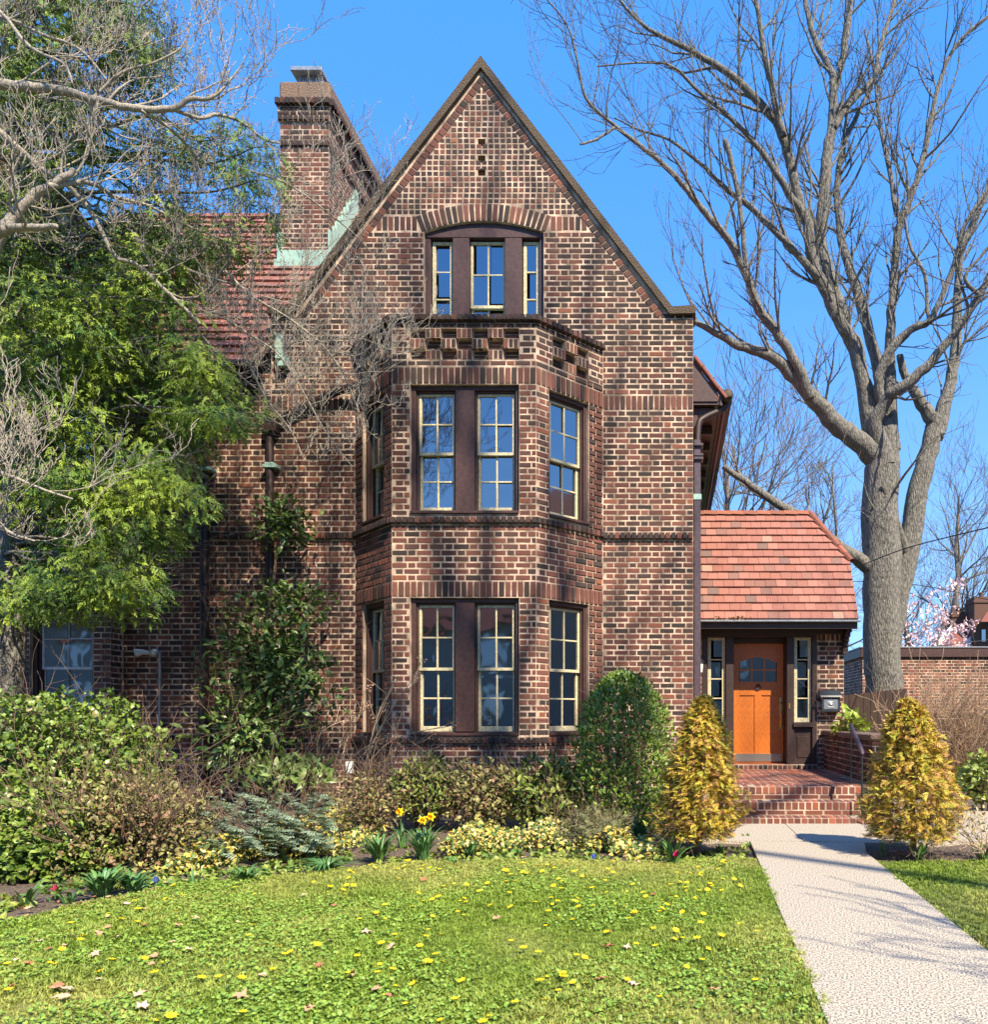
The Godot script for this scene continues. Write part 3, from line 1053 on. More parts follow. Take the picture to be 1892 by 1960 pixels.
func roof(h: Node3D) -> void:
	# two slopes of the main roof behind the gable
	var b := MB.new()
	var dir := Vector2(1, -SLOPE).normalized()
	for s in [-1.0, 1.0]:
		var p := PackedVector2Array([Vector2(APEX.x, 10.12), Vector2(APEX.x, 9.98), Vector2(APEX.x + s * 3.36, 9.98 - 3.36 * SLOPE + 0.02), Vector2(APEX.x + s * 3.40, 10.12 - 3.40 * SLOPE)])
		if s > 0: p.reverse()
		p.reverse()
		b.prism(p, -17.2, ZF - 0.345)
	var m: StandardMaterial3D = M.tile.duplicate()
	m.vertex_color_use_as_albedo = false
	m.albedo_color = Color(0.40, 0.13, 0.085).linear_to_srgb()
	var ro := part("roof", b.done(), m, h)
	var L := []
	var r := rg(31)
	var sd := Vector3(-1, SLOPE, 0).normalized()
	tiles(L, Vector3(APEX.x + 3.40, 10.125 - 3.40 * SLOPE, -10.95), Vector3(0, 0, -1), sd, 1.0, 5, 0.2, func(_s): return 0.0, func(_s): return 6.2, r, func(_u, _s): return 0.0)
	many("tile_field", tile_mesh, M.tile, L.map(func(e): return e[0]), L.map(func(e): return e[1]), ro, "stuff")
	# eaves on the right: soffit, bracket ends, gutter, downspout
	var e := MB.new()
	e.box(Vector3(XR + 0.002, 5.62, -17.0), Vector3(0.70, 5.66, -10.72))
	e.box(Vector3(0.68, 5.6, -17.0), Vector3(0.72, 5.80, -10.70), 0.005)
	for k in 9:
		var z := -10.85 - k * 0.7
		e.box(Vector3(XR + 0.003, 5.30, z - 0.04), Vector3(0.38, 5.615, z + 0.04), 0.006)
		e.box(Vector3(0.38, 5.5, z - 0.04), Vector3(0.62, 5.615, z + 0.04), 0.006)
	e.prism(PackedVector2Array([Vector2(XR + 0.002, 5.66), Vector2(0.66, 5.66), Vector2(0.66, 5.76), Vector2(XR + 0.002, 6.22)]), -10.74, -10.70)
	part("eaves", e.done(), M.brown_paint, h)
	var vg := MB.new()
	var vs := Vector3(1, -SLOPE, 0).normalized()
	for k in 4:
		vg.xbox(Transform3D(Basis(vs, Vector3(-vs.y, vs.x, 0), Vector3(0, 0, 1)), Vector3(XR + 0.06, 6.22, -10.72) + vs * (0.03 + k * 0.18) + Vector3(0, 0.006 * (k % 2), 0)), Vector3(0.2, 0.045, 0.14), 0.008)
	part("verge_tile", vg.done(), m, h)
	var g := MB.new()
	g.tube(PackedVector3Array([Vector3(0.79, 5.74, -10.66), Vector3(0.79, 5.72, -17.0)]), PackedFloat32Array([0.075, 0.075]), 12)
	for k in 8:
		var z := -10.9 - k * 0.75
		g.tube(PackedVector3Array([Vector3(0.79, 5.74, z), Vector3(0.79, 5.74, z - 0.04)]), PackedFloat32Array([0.082, 0.082]), 12)
	part("gutter", g.done(), M.coping, h)
	var dp := MB.new()
	var sp := smooth_path(PackedVector3Array([Vector3(0.79, 5.70, -10.8), Vector3(0.74, 5.60, -10.8), Vector3(0.48, 5.46, -10.76), Vector3(0.39, 5.36, -10.73), Vector3(0.37, 5.1, -10.72)]), PackedFloat32Array([0.045, 0.045, 0.045, 0.045, 0.045]), 4)
	var el := MB.new()
	el.tube(sp[0], sp[1], 10)
	part("downspout", el.done(), M.dark_paint, h)
	dp.box(Vector3(0.315, 0.02, -10.752), Vector3(0.415, 5.12, -10.665), 0.012)
	for y in [5.02, 4.88, 4.83]:
		dp.box(Vector3(0.316, y, -10.80), Vector3(0.45, y + 0.04, -10.63), 0.006)
	part("downspout", dp.done(), M.pipe_paint, h)
	var col := MB.new()
	col.box(Vector3(0.312, 4.28, -10.77), Vector3(0.425, 4.36, -10.655), 0.004)
	part("pipe_collar", col.done(), M.copper, h)
	# downspout at the inner corner on the left, with its sloping head from the bay
	var q := MB.new()
	var path := smooth_path(PackedVector3Array([P(692, 733, 10.42), P(640, 752, 10.5), P(590, 775, 10.53), P(545, 800, 10.54), P(519, 830, 10.54), P(517, 870, 10.54)]), PackedFloat32Array([0.05, 0.05, 0.05, 0.05, 0.05, 0.05]), 4)
	q.tube(path[0], path[1], 10)
	q.tube(PackedVector3Array([P(517, 868, 10.54), P(517, 1560, 10.54)]), PackedFloat32Array([0.052, 0.052]), 10)
	q.xbox(Transform3D(Basis(), P(520, 815, 10.52)), Vector3(0.17, 0.2, 0.15), 0.01)
	part("downspout", q.done(), M.dark_paint, h)
	var q2 := MB.new()
	q2.xbox(Transform3D(Basis(), P(519, 894, 10.53)), Vector3(0.2, 0.045, 0.12), 0.006)
	q2.xbox(Transform3D(Basis(), P(519, 894, 10.53) + Vector3(0, 0.035, 0.0)), Vector3(0.13, 0.03, 0.124), 0.006)
	part("pipe_collar", q2.done(), M.copper, h)

func chimney(h: Node3D, L: Array) -> void:
	var b := MB.new()
	var x0 := -6.11
	var x1 := -5.34
	var z0 := -12.0
	var z1 := -14.3
	var o := part("chimney", null, M.mortar, h)
	b.box(Vector3(x0 + 0.0035, 6.0, z1), Vector3(x1 - 0.0035, 10.95, z0 - 0.0035))
	b.box(Vector3(x0 - 0.02, 10.55, z1), Vector3(x1 + 0.02, 10.89, z0 + 0.02))
	o.mesh = b.done()
	var K := []
	var dkf := func(_u, v): return 0.25 if v < 10.0 else 0.5
	for s in [[Vector3(x0, 0, z0), Vector3(1, 0, 0), Vector3(0, 0, 1), x1 - x0], [Vector3(x1, 0, z0), Vector3(0, 0, -1), Vector3(1, 0, 0), z0 - z1]]:
		courses(K, s[0], s[1], s[2], 0.0, s[3], 8.3, 10.15, [], dkf)
		soldiers(K, s[0], s[1], s[2], -0.01, s[3], 10.16, 10.26, 0.8, 0.03, 0.1)
		courses(K, s[0], s[1], s[2], 0.0, s[3], 10.27, 10.52, [], dkf)
		soldiers(K, s[0], s[1], s[2], -0.02, s[3] + 0.02, 10.55, 10.64, 0.85, 0.045, 0.1)
		courses(K, s[0] + s[2] * 0.03, s[1], s[2], -0.03, s[3] + 0.03, 10.645, 10.775, [], func(_u, _v): return 0.85)
		soldiers(K, s[0] + s[2] * 0.04, s[1], s[2], -0.05, s[3] + 0.04, 10.78, 10.89, 0.7, 0.045, 0.12)
	many("brickwork", brick_mesh, M.brick, K.map(func(e): return e[0]), K.map(func(e): return e[1]), o, "stuff")
	var cap := MB.new()
	cap.box(Vector3(x0 - 0.01, 10.892, z1), Vector3(x1 + 0.012, 11.19, z0 + 0.012), 0.03)
	part("crown", cap.done(), M.cap_stone, o)
	var f := MB.new()   # copper flashing at the foot
	f.box(Vector3(x0 - 0.03, 8.20, z0 - 0.01), Vector3(x1 + 0.01, 8.54, z0 + 0.03), 0.006)
	f.box(Vector3(x0 - 0.05, 8.20, z0 + 0.031), Vector3(x1 + 0.02, 8.36, z0 + 0.10), 0.006)
	f.box(Vector3(x0 - 0.035, 8.25, z0 - 0.02), Vector3(x0 + 0.045, 8.82, z0 + 0.034), 0.006)
	for k in 10:
		var z := z0 - k * 0.105
		f.box(Vector3(x1 - 0.01, 8.0 + k * 0.144, z - 0.11), Vector3(x1 + 0.03, 8.86 + k * 0.144, z + 0.03 if k == 0 else z - 0.004), 0.004)
	part("flashing", f.done(), M.copper, o)
	var mc := MB.new()
	mc.box(Vector3(-5.92, 11.19, -12.62), Vector3(-5.52, 11.22, -12.16), 0.004)
	for k in 12:
		mc.box(Vector3(-5.90 + k * 0.033, 11.22, -12.19), Vector3(-5.885 + k * 0.033, 11.42, -12.18))
		mc.box(Vector3(-5.535, 11.22, -12.60 + k * 0.036), Vector3(-5.525, 11.42, -12.585 + k * 0.036))
	mc.box(Vector3(-5.88, 11.21, -12.58), Vector3(-5.55, 11.42, -12.2))
	mc.box(Vector3(-5.99, 11.425, -12.95), Vector3(-5.50, 11.50, -12.08), 0.01)
	part("chimney_cap", mc.done(), M.zinc, o)

func entry(h: Node3D, L: Array) -> void:
	var Z := -12.6
	var F := Vector3(0, 0, Z)
	var ux := Vector3(1, 0, 0)
	var nz := Vector3(0, 0, 1)
	var c := CSGCombiner3D.new()
	csg_box(c, Vector3(XR, -0.1, -15.0), Vector3(2.8365, 2.79, Z - 0.0035), Transform3D(), CSGShape3D.OPERATION_UNION)
	csg_box(c, Vector3(XR + 0.3, 0.2, -14.8), Vector3(2.55, 2.6, Z - 0.3))
	csg_box(c, Vector3(0.51, 0.3, Z - 1.0), Vector3(2.395, 2.6, Z + 0.5))
	baked(c, "entry_wall", M.mortar, h)
	var dd := func(_u, _v): return 0.12
	courses(L, F, ux, nz, 2.397, 2.84, 0.0, 2.50, [], dd)
	soldiers(L, F, ux, nz, 2.397, 2.84, 2.51, 2.70, 0.2)
	courses(L, F, ux, nz, XR, 0.51, 0.0, 2.6, [], dd)
	courses(L, Vector3(2.84, 0, Z), Vector3(0, 0, -1), Vector3(1, 0, 0), 0.0, 2.4, 0.0, 2.78, [], dd)
	# gable end above the right wall
	var ge := MB.new()
	ge.prism(PackedVector2Array([Vector2(-12.4, 2.7), Vector2(-12.85, 3.75), Vector2(-13.7, 3.75), Vector2(-14.2, 2.7)]), 0, 0.2, Transform3D(Basis(Vector3(0, 0, 1), Vector3(0, 1, 0), Vector3(-1, 0, 0)), Vector3(2.82, 0, 0)))
	part("gable_wall", ge.done(), M.mortar, h)
	# wooden surround with two sidelights
	var s := MB.new()
	for p in [[0.51, 0.60], [0.90, 1.03], [1.90, 2.02], [2.315, 2.395]]:
		s.box(Vector3(p[0], 0.42, Z - 0.33), Vector3(p[1], 2.58, Z + 0.012), 0.006)
	s.box(Vector3(0.51, 2.581, Z - 0.33), Vector3(2.395, 2.72, Z + 0.016), 0.006)
	for p in [[0.601, 0.899], [2.021, 2.314]]:
		s.box(Vector3(p[0], 0.42, Z - 0.2), Vector3(p[1], 1.12, Z - 0.03))
		s.box(Vector3(p[0] + 0.05, 0.6, Z - 0.03), Vector3(p[1] - 0.05, 0.95, Z - 0.018), 0.006)
		s.box(Vector3(p[0] - 0.02, 1.10, Z - 0.2), Vector3(p[1] + 0.02, 1.175, Z + 0.05), 0.008)
	s.box(Vector3(1.03, 2.50, Z - 0.33), Vector3(1.90, 2.58, Z - 0.24))
	var so := part("door_surround", s.done(), M.dark_paint, h)
	for p in [[0.605, 0.895], [2.025, 2.31]]:
		sash(so, M.cream_paint, p[0], p[1], 1.178, 2.575, Z - 0.05, 1, 4, 0.055, 0.075, 0.045, "sidelight")
	var bell := MB.new()
	bell.box(Vector3(1.925, 1.40, Z + 0.013), Vector3(1.955, 1.49, Z + 0.024), 0.004)
	part("doorbell", bell.done(), M.brass, so)
	# the door
	var dz := -12.92
	var x0 := 1.035
	var x1 := 1.895
	var y0 := 0.50
	var y1 := 2.50
	var d := MB.new()
	var gx0 := x0 + 0.115
	var gx1 := x1 - 0.115
	var gy0 := 1.86
	var gy1 := 2.27
	d.box(Vector3(x0, y0, dz - 0.045), Vector3(gx0, y1, dz), 0.003)
	d.box(Vector3(gx1, y0, dz - 0.045), Vector3(x1, y1, dz), 0.003)
	d.box(Vector3(gx0, 1.63, dz - 0.045), Vector3(gx1, gy0, dz - 0.001), 0.003)
	d.box(Vector3(gx0, y0, dz - 0.045), Vector3(gx1, 0.66, dz - 0.001), 0.003)
	var mid := (gx0 + gx1) * 0.5
	d.box(Vector3(mid - 0.06, 0.66, dz - 0.045), Vector3(mid + 0.06, 1.63, dz - 0.001), 0.003)
	# top rail with an arched lower edge
	var ap := PackedVector2Array([Vector2(gx1, y1), Vector2(gx0, y1)])
	for k in 13:
		var f := k / 12.0
		ap.append(Vector2(lerpf(gx0, gx1, f), gy1 - 0.09 + 0.09 * sin(PI * f)))
	d.prism(ap, dz - 0.045, dz - 0.001)
	# glazing bars
	for k in [1, 2]:
		var x := lerpf(gx0, gx1, k / 3.0)
		d.box(Vector3(x - 0.014, gy0, dz - 0.04), Vector3(x + 0.014, gy1 - 0.01, dz - 0.006), 0.003)
	d.box(Vector3(gx0, gy0 + 0.185, dz - 0.039), Vector3(gx1, gy0 + 0.21, dz - 0.007), 0.003)
	var door := part("door", d.done(), M.door_wood, h)
	for p in [[gx0, mid - 0.06], [mid + 0.06, gx1]]:
		var pn := MB.new()
		pn.box(Vector3(p[0] - 0.01, 0.65, dz - 0.036), Vector3(p[1] + 0.01, 1.64, dz - 0.018))
		part("panel", pn.done(), M.door_wood, door)
	for k in 3:
		for j in 2:
			var pn := MB.new()
			var a := lerpf(gx0, gx1, k / 3.0)
			pn.box(Vector3(a + 0.012, gy0 + j * 0.2, dz - 0.026), Vector3(a + (gx1 - gx0) / 3.0 - 0.012, (gy0 + 0.19) if j == 0 else gy1, dz - 0.022))
			part("pane", pn.done(), M.glass, door)
	var kp := MB.new()
	kp.box(Vector3(x0 + 0.04, y0 + 0.02, dz + 0.001), Vector3(x1 - 0.03, y0 + 0.15, dz + 0.006), 0.001)
	part("kick_plate", kp.done(), M.steel, door)
	var hd := MB.new()
	hd.box(Vector3(x1 - 0.075, 1.06, dz), Vector3(x1 - 0.025, 1.60, dz + 0.012), 0.004)
	var hp := smooth_path(PackedVector3Array([Vector3(x1 - 0.05, 1.13, dz + 0.01), Vector3(x1 - 0.05, 1.16, dz + 0.06), Vector3(x1 - 0.05, 1.24, dz + 0.07), Vector3(x1 - 0.05, 1.32, dz + 0.06), Vector3(x1 - 0.05, 1.36, dz + 0.01)]), PackedFloat32Array([0.012, 0.014, 0.013, 0.014, 0.012]), 4)
	hd.tube(hp[0], hp[1], 8)
	hd.tube(PackedVector3Array([Vector3(x1 - 0.05, 1.5, dz), Vector3(x1 - 0.05, 1.5, dz + 0.03)]), PackedFloat32Array([0.028, 0.024]), 12)
	part("handle", hd.done(), M.brass, door)
	var kn := MB.new()
	kn.tube(PackedVector3Array([Vector3(mid, 1.80, dz), Vector3(mid, 1.80, dz + 0.03)]), PackedFloat32Array([0.025, 0.016]), 10)
	var ring := PackedVector3Array()
	var rr := PackedFloat32Array()
	for k in 13:
		var a := -0.5 * PI + TAU * 0.15 * 0 + TAU * k / 12.0
		ring.append(Vector3(mid + cos(a) * 0.042, 1.765 + sin(a) * 0.036, dz + 0.02))
		rr.append(0.008)
	kn.tube(ring, rr, 6, false)
	part("knocker", kn.done(), M.iron, door)
	var th := MB.new()
	th.box(Vector3(1.031, 0.425, Z - 0.36), Vector3(1.899, 0.497, Z - 0.02), 0.006)
	part("threshold", th.done(), M.door_dark, h)
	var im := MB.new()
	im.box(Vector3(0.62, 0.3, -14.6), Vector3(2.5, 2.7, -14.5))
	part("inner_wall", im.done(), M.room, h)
	# brick sill course below the surround
	var mort := MB.new()
	mort.box(Vector3(0.52, 0.35, Z + 0.0), Vector3(2.39, 0.492, Z + 0.062))
	soldiers(L, Vector3(0, 0, Z + 0.072), ux, nz, 0.55, 2.38, 0.405, 0.487, 0.5, 0.0, 0.05)
	# porch floor, steps and their mortar
	mort.box(Vector3(XR + 0.01, -0.1, Z), Vector3(2.5, 0.416, -9.405))
	mort.box(Vector3(0.45, -0.1, -9.405), Vector3(2.49, 0.256, -9.145))
	mort.box(Vector3(0.45, -0.1, -9.145), Vector3(2.47, 0.096, -8.905))
	part("step_mortar", mort.done(), M.mortar, h)
	var kk := 0
	for s3 in [[0.32, 0.42, -9.40, 2.50], [0.16, 0.26, -9.14, 2.49], [0.0, 0.10, -8.90, 2.47]]:
		var n := 25
		for k in n:
			var x: float = 0.47 + (k + 0.5) * (s3[3] - 0.47) / n
			put_brick(L, Vector3(x, (s3[0] + s3[1]) * 0.5, s3[2]), ux, UP, nz, 0.064, 0.094, 0.05, 0.0, 0.27, 0.08)
		if kk < 2:
			for k in 9:
				var x := 0.47 + (k + 0.5) * 0.224
				put_brick(L, Vector3(x, s3[0] - 0.03, s3[2] - 0.003), ux, UP, nz, 0.205, 0.048, 0.1, 0.0, 0.05, 0.05)
		kk += 1
	for j in 29:
		for k in 11:
			var x := 0.40 + (k + 0.5) * 0.209 - (0.1 if j % 2 else 0.0)
			if x < 0.42 or x > 2.42: continue
			put_brick(L, Vector3(x, 0.42, -9.70 - j * 0.1), ux, Vector3(0, 0, -1), UP, 0.196, 0.088, 0.02, -0.002, 0.05, 0.12)
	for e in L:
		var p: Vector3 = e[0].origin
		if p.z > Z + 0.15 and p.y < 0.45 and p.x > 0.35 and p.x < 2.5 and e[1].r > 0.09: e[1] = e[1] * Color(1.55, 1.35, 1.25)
	# low wall on the right of the porch
	var lw := MB.new()
	lw.box(Vector3(2.513, -0.1, Z + 0.01), Vector3(2.78, 0.985, -9.588))
	part("porch_wall", lw.done(), M.mortar, h)
	courses(L, Vector3(2.505, 0, -9.58), Vector3(0, 0, -1), Vector3(-1, 0, 0), 0.0, 3.0, 0.42, 0.98, [], func(_u, _v): return 0.4)
	courses(L, Vector3(2.505, 0, -9.58), ux, nz, 0.0, 0.275, 0.0, 0.98, [], func(_u, _v): return 0.4)
	var cs := MB.new()
	cs.box(Vector3(2.48, 0.986, Z + 0.012), Vector3(2.81, 1.05, -9.55), 0.01)
	part("wall_cap", cs.done(), M.cap_stone, h)
	var hr := MB.new()
	var rp := smooth_path(PackedVector3Array([P(1629, 1388, 9.62), P(1636, 1404, 9.4), P(1649, 1434, 9.05), P(1652, 1444, 8.98)]), PackedFloat32Array([0.028, 0.028, 0.028, 0.02]), 4)
	hr.tube(rp[0], rp[1], 8)
	part("handrail", hr.done(), M.pipe_paint, h)
	var hr2 := MB.new()
	hr2.rod(P(1651, 1440, 9.0), Vector3(P(1651, 1440, 9.0).x, 0.1, -9.0), 0.012)
	hr2.rod(P(1630, 1390, 9.6), Vector3(P(1630, 1390, 9.6).x, 0.42, -9.6), 0.011)
	part("handrail_post", hr2.done(), M.iron, h)
	# roof over the entry
	var ez := -12.15
	var ey := 2.80
	var tanp := 1.73
	var rz := -13.285
	var ry := 4.763
	var rb := MB.new()
	var E0 := Vector3(XR + 0.005, ey - 0.01, ez)
	var E1 := Vector3(2.955, ey - 0.01, ez)
	var V1 := Vector3(2.965, 3.84, -12.755)
	var R0 := Vector3(XR + 0.005, ry, rz)
	var R1 := Vector3(2.385, ry, rz)
	var V2 := Vector3(2.965, 3.84, -13.815)
	var E2 := Vector3(2.955, ey, -14.42)
	var E3 := Vector3(XR + 0.005, ey, -14.42)
	rb.quad(E0, E1, V1, R0)
	rb.tri(R0, V1, R1)
	rb.tri(V1, V2, R1)
	rb.quad(E2, E3, R0, V2)
	rb.tri(V2, R0, R1)
	rb.quad(E1, E2, V2, V1)
	rb.quad(E3, E2, E1, E0)
	var m: StandardMaterial3D = M.tile.duplicate()
	m.vertex_color_use_as_albedo = false
	m.albedo_color = Color(0.16, 0.07, 0.05).linear_to_srgb()
	var ro := part("entry_roof", rb.done(), m, h)
	var T := []
	var r := rg(77)
	var sd := Vector3(0, tanp, -1).normalized()
	var hi := func(sv): return 2.962 if sv < 1.21 else lerpf(2.962, 2.39, (sv - 1.21) / (2.27 - 1.21))
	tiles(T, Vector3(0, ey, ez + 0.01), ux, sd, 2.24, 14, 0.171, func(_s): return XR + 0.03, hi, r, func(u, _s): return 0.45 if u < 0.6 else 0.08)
	# hip slope, facing right
	var hs := Vector3(2.385 - 2.965, ry - 3.84, 0).normalized()
	tiles(T, Vector3(2.975, 3.83, -12.745), Vector3(0, 0, -1), hs, 1.08, 7, 0.171, func(sv): return sv * 0.49, func(sv): return 1.07 - sv * 0.49, r, func(_u, _s): return 0.1)
	set_tiles(T, ro, 300)
	var rt := []
	var rc := []
	var cap := MB.new()
	# ridge and hip caps, one rounded tile after another
	var prof := MB.new()
	for k in 5:
		var a0 := PI * k / 5.0
		var a1 := PI * (k + 1) / 5.0
		for e in [[1.0, false], [0.8, true]]:
			var p0 := Vector3(cos(a0) * 0.5 * e[0], sin(a0) * 0.5 * e[0], 0)
			var p1 := Vector3(cos(a1) * 0.5 * e[0], sin(a1) * 0.5 * e[0], 0)
			var zz := Vector3(0, 0, 0.5)
			if e[1]: prof.quad(p0 - zz, p1 - zz, p1 + zz, p0 + zz)
			else: prof.quad(p1 - zz, p0 - zz, p0 + zz, p1 + zz)
		var i0 := Vector3(cos(a0) * 0.4, sin(a0) * 0.4, 0.5)
		var i1 := Vector3(cos(a1) * 0.4, sin(a1) * 0.4, 0.5)
		prof.quad(i0, Vector3(cos(a0) * 0.5, sin(a0) * 0.5, 0.5), Vector3(cos(a1) * 0.5, sin(a1) * 0.5, 0.5), i1)
	var pm := prof.done()
	for k in 9:
		var o := Vector3(lerpf(0.45, 2.30, k / 8.0), ry - 0.01, rz)
		var t := Transform3D(Basis(Vector3(0, 0, -1) * 0.16, Vector3(0.04, 1, 0).normalized() * 0.16, Vector3(1, -0.04, 0).normalized() * 0.25), o)
		var mm: StandardMaterial3D = M.tile.duplicate()
		mm.vertex_color_use_as_albedo = false
		mm.albedo_color = Color(0.47, 0.16, 0.09).linear_to_srgb() * r.randf_range(0.85, 1.05)
		part("ridge_tile", pm, mm, ro, t)
	var hd2 := (V1 - R1).normalized()
	for k in 7:
		var o := R1.lerp(V1, (k + 0.4) / 7.0) + Vector3(0.02, 0.0, 0.02)
		var xx := hd2.cross(Vector3(0.5, 0.7, 0.5)).normalized()
		var yy := hd2.cross(xx).normalized()
		if yy.y < 0: yy = -yy
		var t := Transform3D(Basis(xx * 0.13, yy * 0.13, hd2 * 0.2), o)
		var mm: StandardMaterial3D = M.tile.duplicate()
		mm.vertex_color_use_as_albedo = false
		mm.albedo_color = Color(0.44, 0.14, 0.085).linear_to_srgb() * r.randf_range(0.8, 1.05)
		part("hip_tile", pm, mm, ro, t)
	# eaves of the entry roof: fascia, soffit, gutter, bracket
	var e := MB.new()
	e.box(Vector3(XR + 0.01, 2.70, Z), Vector3(2.95, 2.735, -12.2))
	e.box(Vector3(XR + 0.01, 2.66, -12.2), Vector3(2.955, 2.785, -12.16), 0.005)
	e.box(Vector3(XR + 0.01, 2.62, Z + 0.002), Vector3(2.84, 2.699, Z + 0.06), 0.005)
	e.box(Vector3(2.80, 2.30, Z + 0.003), Vector3(2.90, 2.70, Z + 0.05), 0.01)
	for k in 6:
		var f := k / 5.0
		e.box(Vector3(2.81, 2.30 + f * 0.32, Z + 0.05), Vector3(2.89, 2.40 + f * 0.3, Z + 0.06 + f * f * 0.28))
	e.box(Vector3(2.90, 2.70, -14.4), Vector3(2.955, 2.785, -12.2), 0.005)
	part("entry_eaves", e.done(), M.dark_paint, h)
	var g := MB.new()
	g.box(Vector3(XR + 0.02, 2.765, -12.158), Vector3(2.99, 2.795, -12.08), 0.006)
	part("entry_gutter", g.done(), M.zinc, h)

# ---------------------------------------------------------------- the attached house on the left
func left_house() -> void:
	brick_rng = rg(23)
	var h := thing("brick_house", "attached brick house behind the evergreen tree, with red tiled roof and grey-framed window", "house")
	var ux := Vector3(1, 0, 0)
	var nz := Vector3(0, 0, 1)
	var zp := -10.37
	var xc := -7.56
	var c := CSGCombiner3D.new()
	csg_box(c, Vector3(xc - 0.3, -0.2, ZF - 0.32), Vector3(XL - 0.003, 6.0, ZF - 0.0035), Transform3D(), CSGShape3D.OPERATION_UNION)
	var f := CSGPolygon3D.new()
	f.polygon = PackedVector2Array([Vector2(-12.0, -0.2), Vector2(xc - 0.0035, -0.2), Vector2(xc - 0.0035, 7.3), Vector2(-9.8, 10.2), Vector2(-12.0, 7.3)])
	f.depth = 0.32
	f.position.z = zp - 0.0035
	f.name = "flat"
	c.add_child(f)
	csg_box(c, Vector3(-8.66, 1.1, zp - 0.5), Vector3(-7.80, 2.82, zp + 0.3))
	csg_box(c, Vector3(-8.58, 4.3, zp - 0.5), Vector3(-7.80, 5.55, zp + 0.3))
	baked(c, "wall", M.mortar, h)
	var L := []
	var A := Vector3(0, 0, ZF)
	var B := Vector3(0, 0, zp)
	var dd := func(_u, _v): return 0.25
	for v in [[0.0, 0.91], [1.03, 3.70], [3.82, 6.0]]:
		courses(L, A, ux, nz, xc, XL, v[0], v[1], [], dd)
		courses(L, Vector3(xc, 0, zp), Vector3(0, 0, -1), Vector3(1, 0, 0), 0.0, 0.22, v[0], v[1], [], dd)
	soldiers(L, A, ux, nz, xc, XL, 3.71, 3.81, 0.6, 0.045, 0.1)
	soldiers(L, A, ux, nz, xc, XL, 0.92, 1.02, 0.6, 0.035, 0.1)
	var holes := [Rect2(-8.66, 1.1, 0.86, 1.72), Rect2(-8.80, 2.82, 1.14, 0.29), Rect2(-8.58, 4.3, 0.78, 1.25), Rect2(-8.72, 5.55, 1.06, 0.28)]
	courses(L, B, ux, nz, -11.0, xc, 0.0, 9.4, holes, dd, func(v): return Vector2(-11.0, minf(xc, -9.8 + (9.95 - v) / SLOPE)))
	soldiers(L, B, ux, nz, -8.80, -7.66, 2.83, 3.10, 0.2, 0.004)
	soldiers(L, B, ux, nz, -8.72, -7.66, 5.56, 5.82, 0.2, 0.004)
	set_bricks(L, h, 300, func(p, b):
		if p.z < -10.55 and p.y > 1.1 and p.y < 4.9 and p.x > -7.4: return maxf(b.x.length(), b.y.length()) / p.length() * (1.0 if p.y > 1.8 else 0.8)
		return 0.0)
	var t := fr(B, ux, nz)
	var w1 := window(h, t, -8.66, 1.1, 0.86, 1.72, [[-8.585, -7.875]], M.dark_paint, M.grey_paint)
	var w2 := window(h, t, -8.58, 4.3, 0.78, 1.25, [[-8.505, -7.875]], M.grey_paint, M.grey_paint)
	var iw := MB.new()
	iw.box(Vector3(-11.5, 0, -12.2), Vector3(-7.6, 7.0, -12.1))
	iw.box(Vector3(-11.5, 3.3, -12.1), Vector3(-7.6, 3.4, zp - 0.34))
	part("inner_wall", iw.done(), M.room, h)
	var cu := MB.new()
	cu.box(Vector3(-8.56, 1.2, zp - 0.40), Vector3(-8.36, 2.75, zp - 0.385))
	cu.box(Vector3(-8.10, 1.2, zp - 0.40), Vector3(-7.90, 2.75, zp - 0.385))
	cu.box(Vector3(-8.5, 4.35, zp - 0.40), Vector3(-7.88, 5.0, zp - 0.385))
	part("curtain", cu.done(), M.curtain, h)
	# tiled roof with the eave over the front wall
	var ez := -10.32
	var ey := 6.0
	var sl := 1.37
	var rz := -13.1
	var ry := ey + sl * (-rz + ez)
	var rb := MB.new()
	var yz := ey + sl * 0.36
	rb.quad(Vector3(-9.2, ey, ez), Vector3(-5.53, ey, ez), Vector3(-5.53, yz, ez - 0.36), Vector3(-9.2, yz, ez - 0.36))
	rb.quad(Vector3(-9.2, yz, ez - 0.36), Vector3(-4.9, yz, ez - 0.36), Vector3(-4.9, ry, rz), Vector3(-9.2, ry, rz))
	rb.quad(Vector3(-4.9, ey, ez - 2 * (ez - rz)), Vector3(-9.2, ey, ez - 2 * (ez - rz)), Vector3(-9.2, ry, rz), Vector3(-4.9, ry, rz))
	var m: StandardMaterial3D = M.tile.duplicate()
	m.vertex_color_use_as_albedo = false
	m.albedo_color = Color(0.16, 0.07, 0.05).linear_to_srgb()
	var ro := part("roof", rb.done(), m, h)
	var T := []
	var r := rg(78)
	tiles(T, Vector3(0, ey + 0.005, ez + 0.02), ux, Vector3(0, sl, -1).normalized(), 4.70, 25, 0.19, func(sv): return -7.6 if sv < 1.6 else -9.1, func(sv): return -5.56 if sv < 0.75 else -4.95, r, func(_u, _s): return 0.1, 0.03)
	set_tiles(T, ro, 300)
	var e := MB.new()
	e.box(Vector3(-7.55, 5.90, -10.6), Vector3(-5.60, 5.94, -10.36))
	e.box(Vector3(-7.55, 5.88, -10.36), Vector3(-5.60, 6.0, -10.32), 0.005)
	part("eaves", e.done(), M.dark_paint, h)
	var g := MB.new()
	g.tube(PackedVector3Array([Vector3(-7.5, 5.97, -10.26), Vector3(-5.60, 5.97, -10.26)]), PackedFloat32Array([0.06, 0.06]), 10)
	part("gutter", g.done(), M.dark_paint, h)
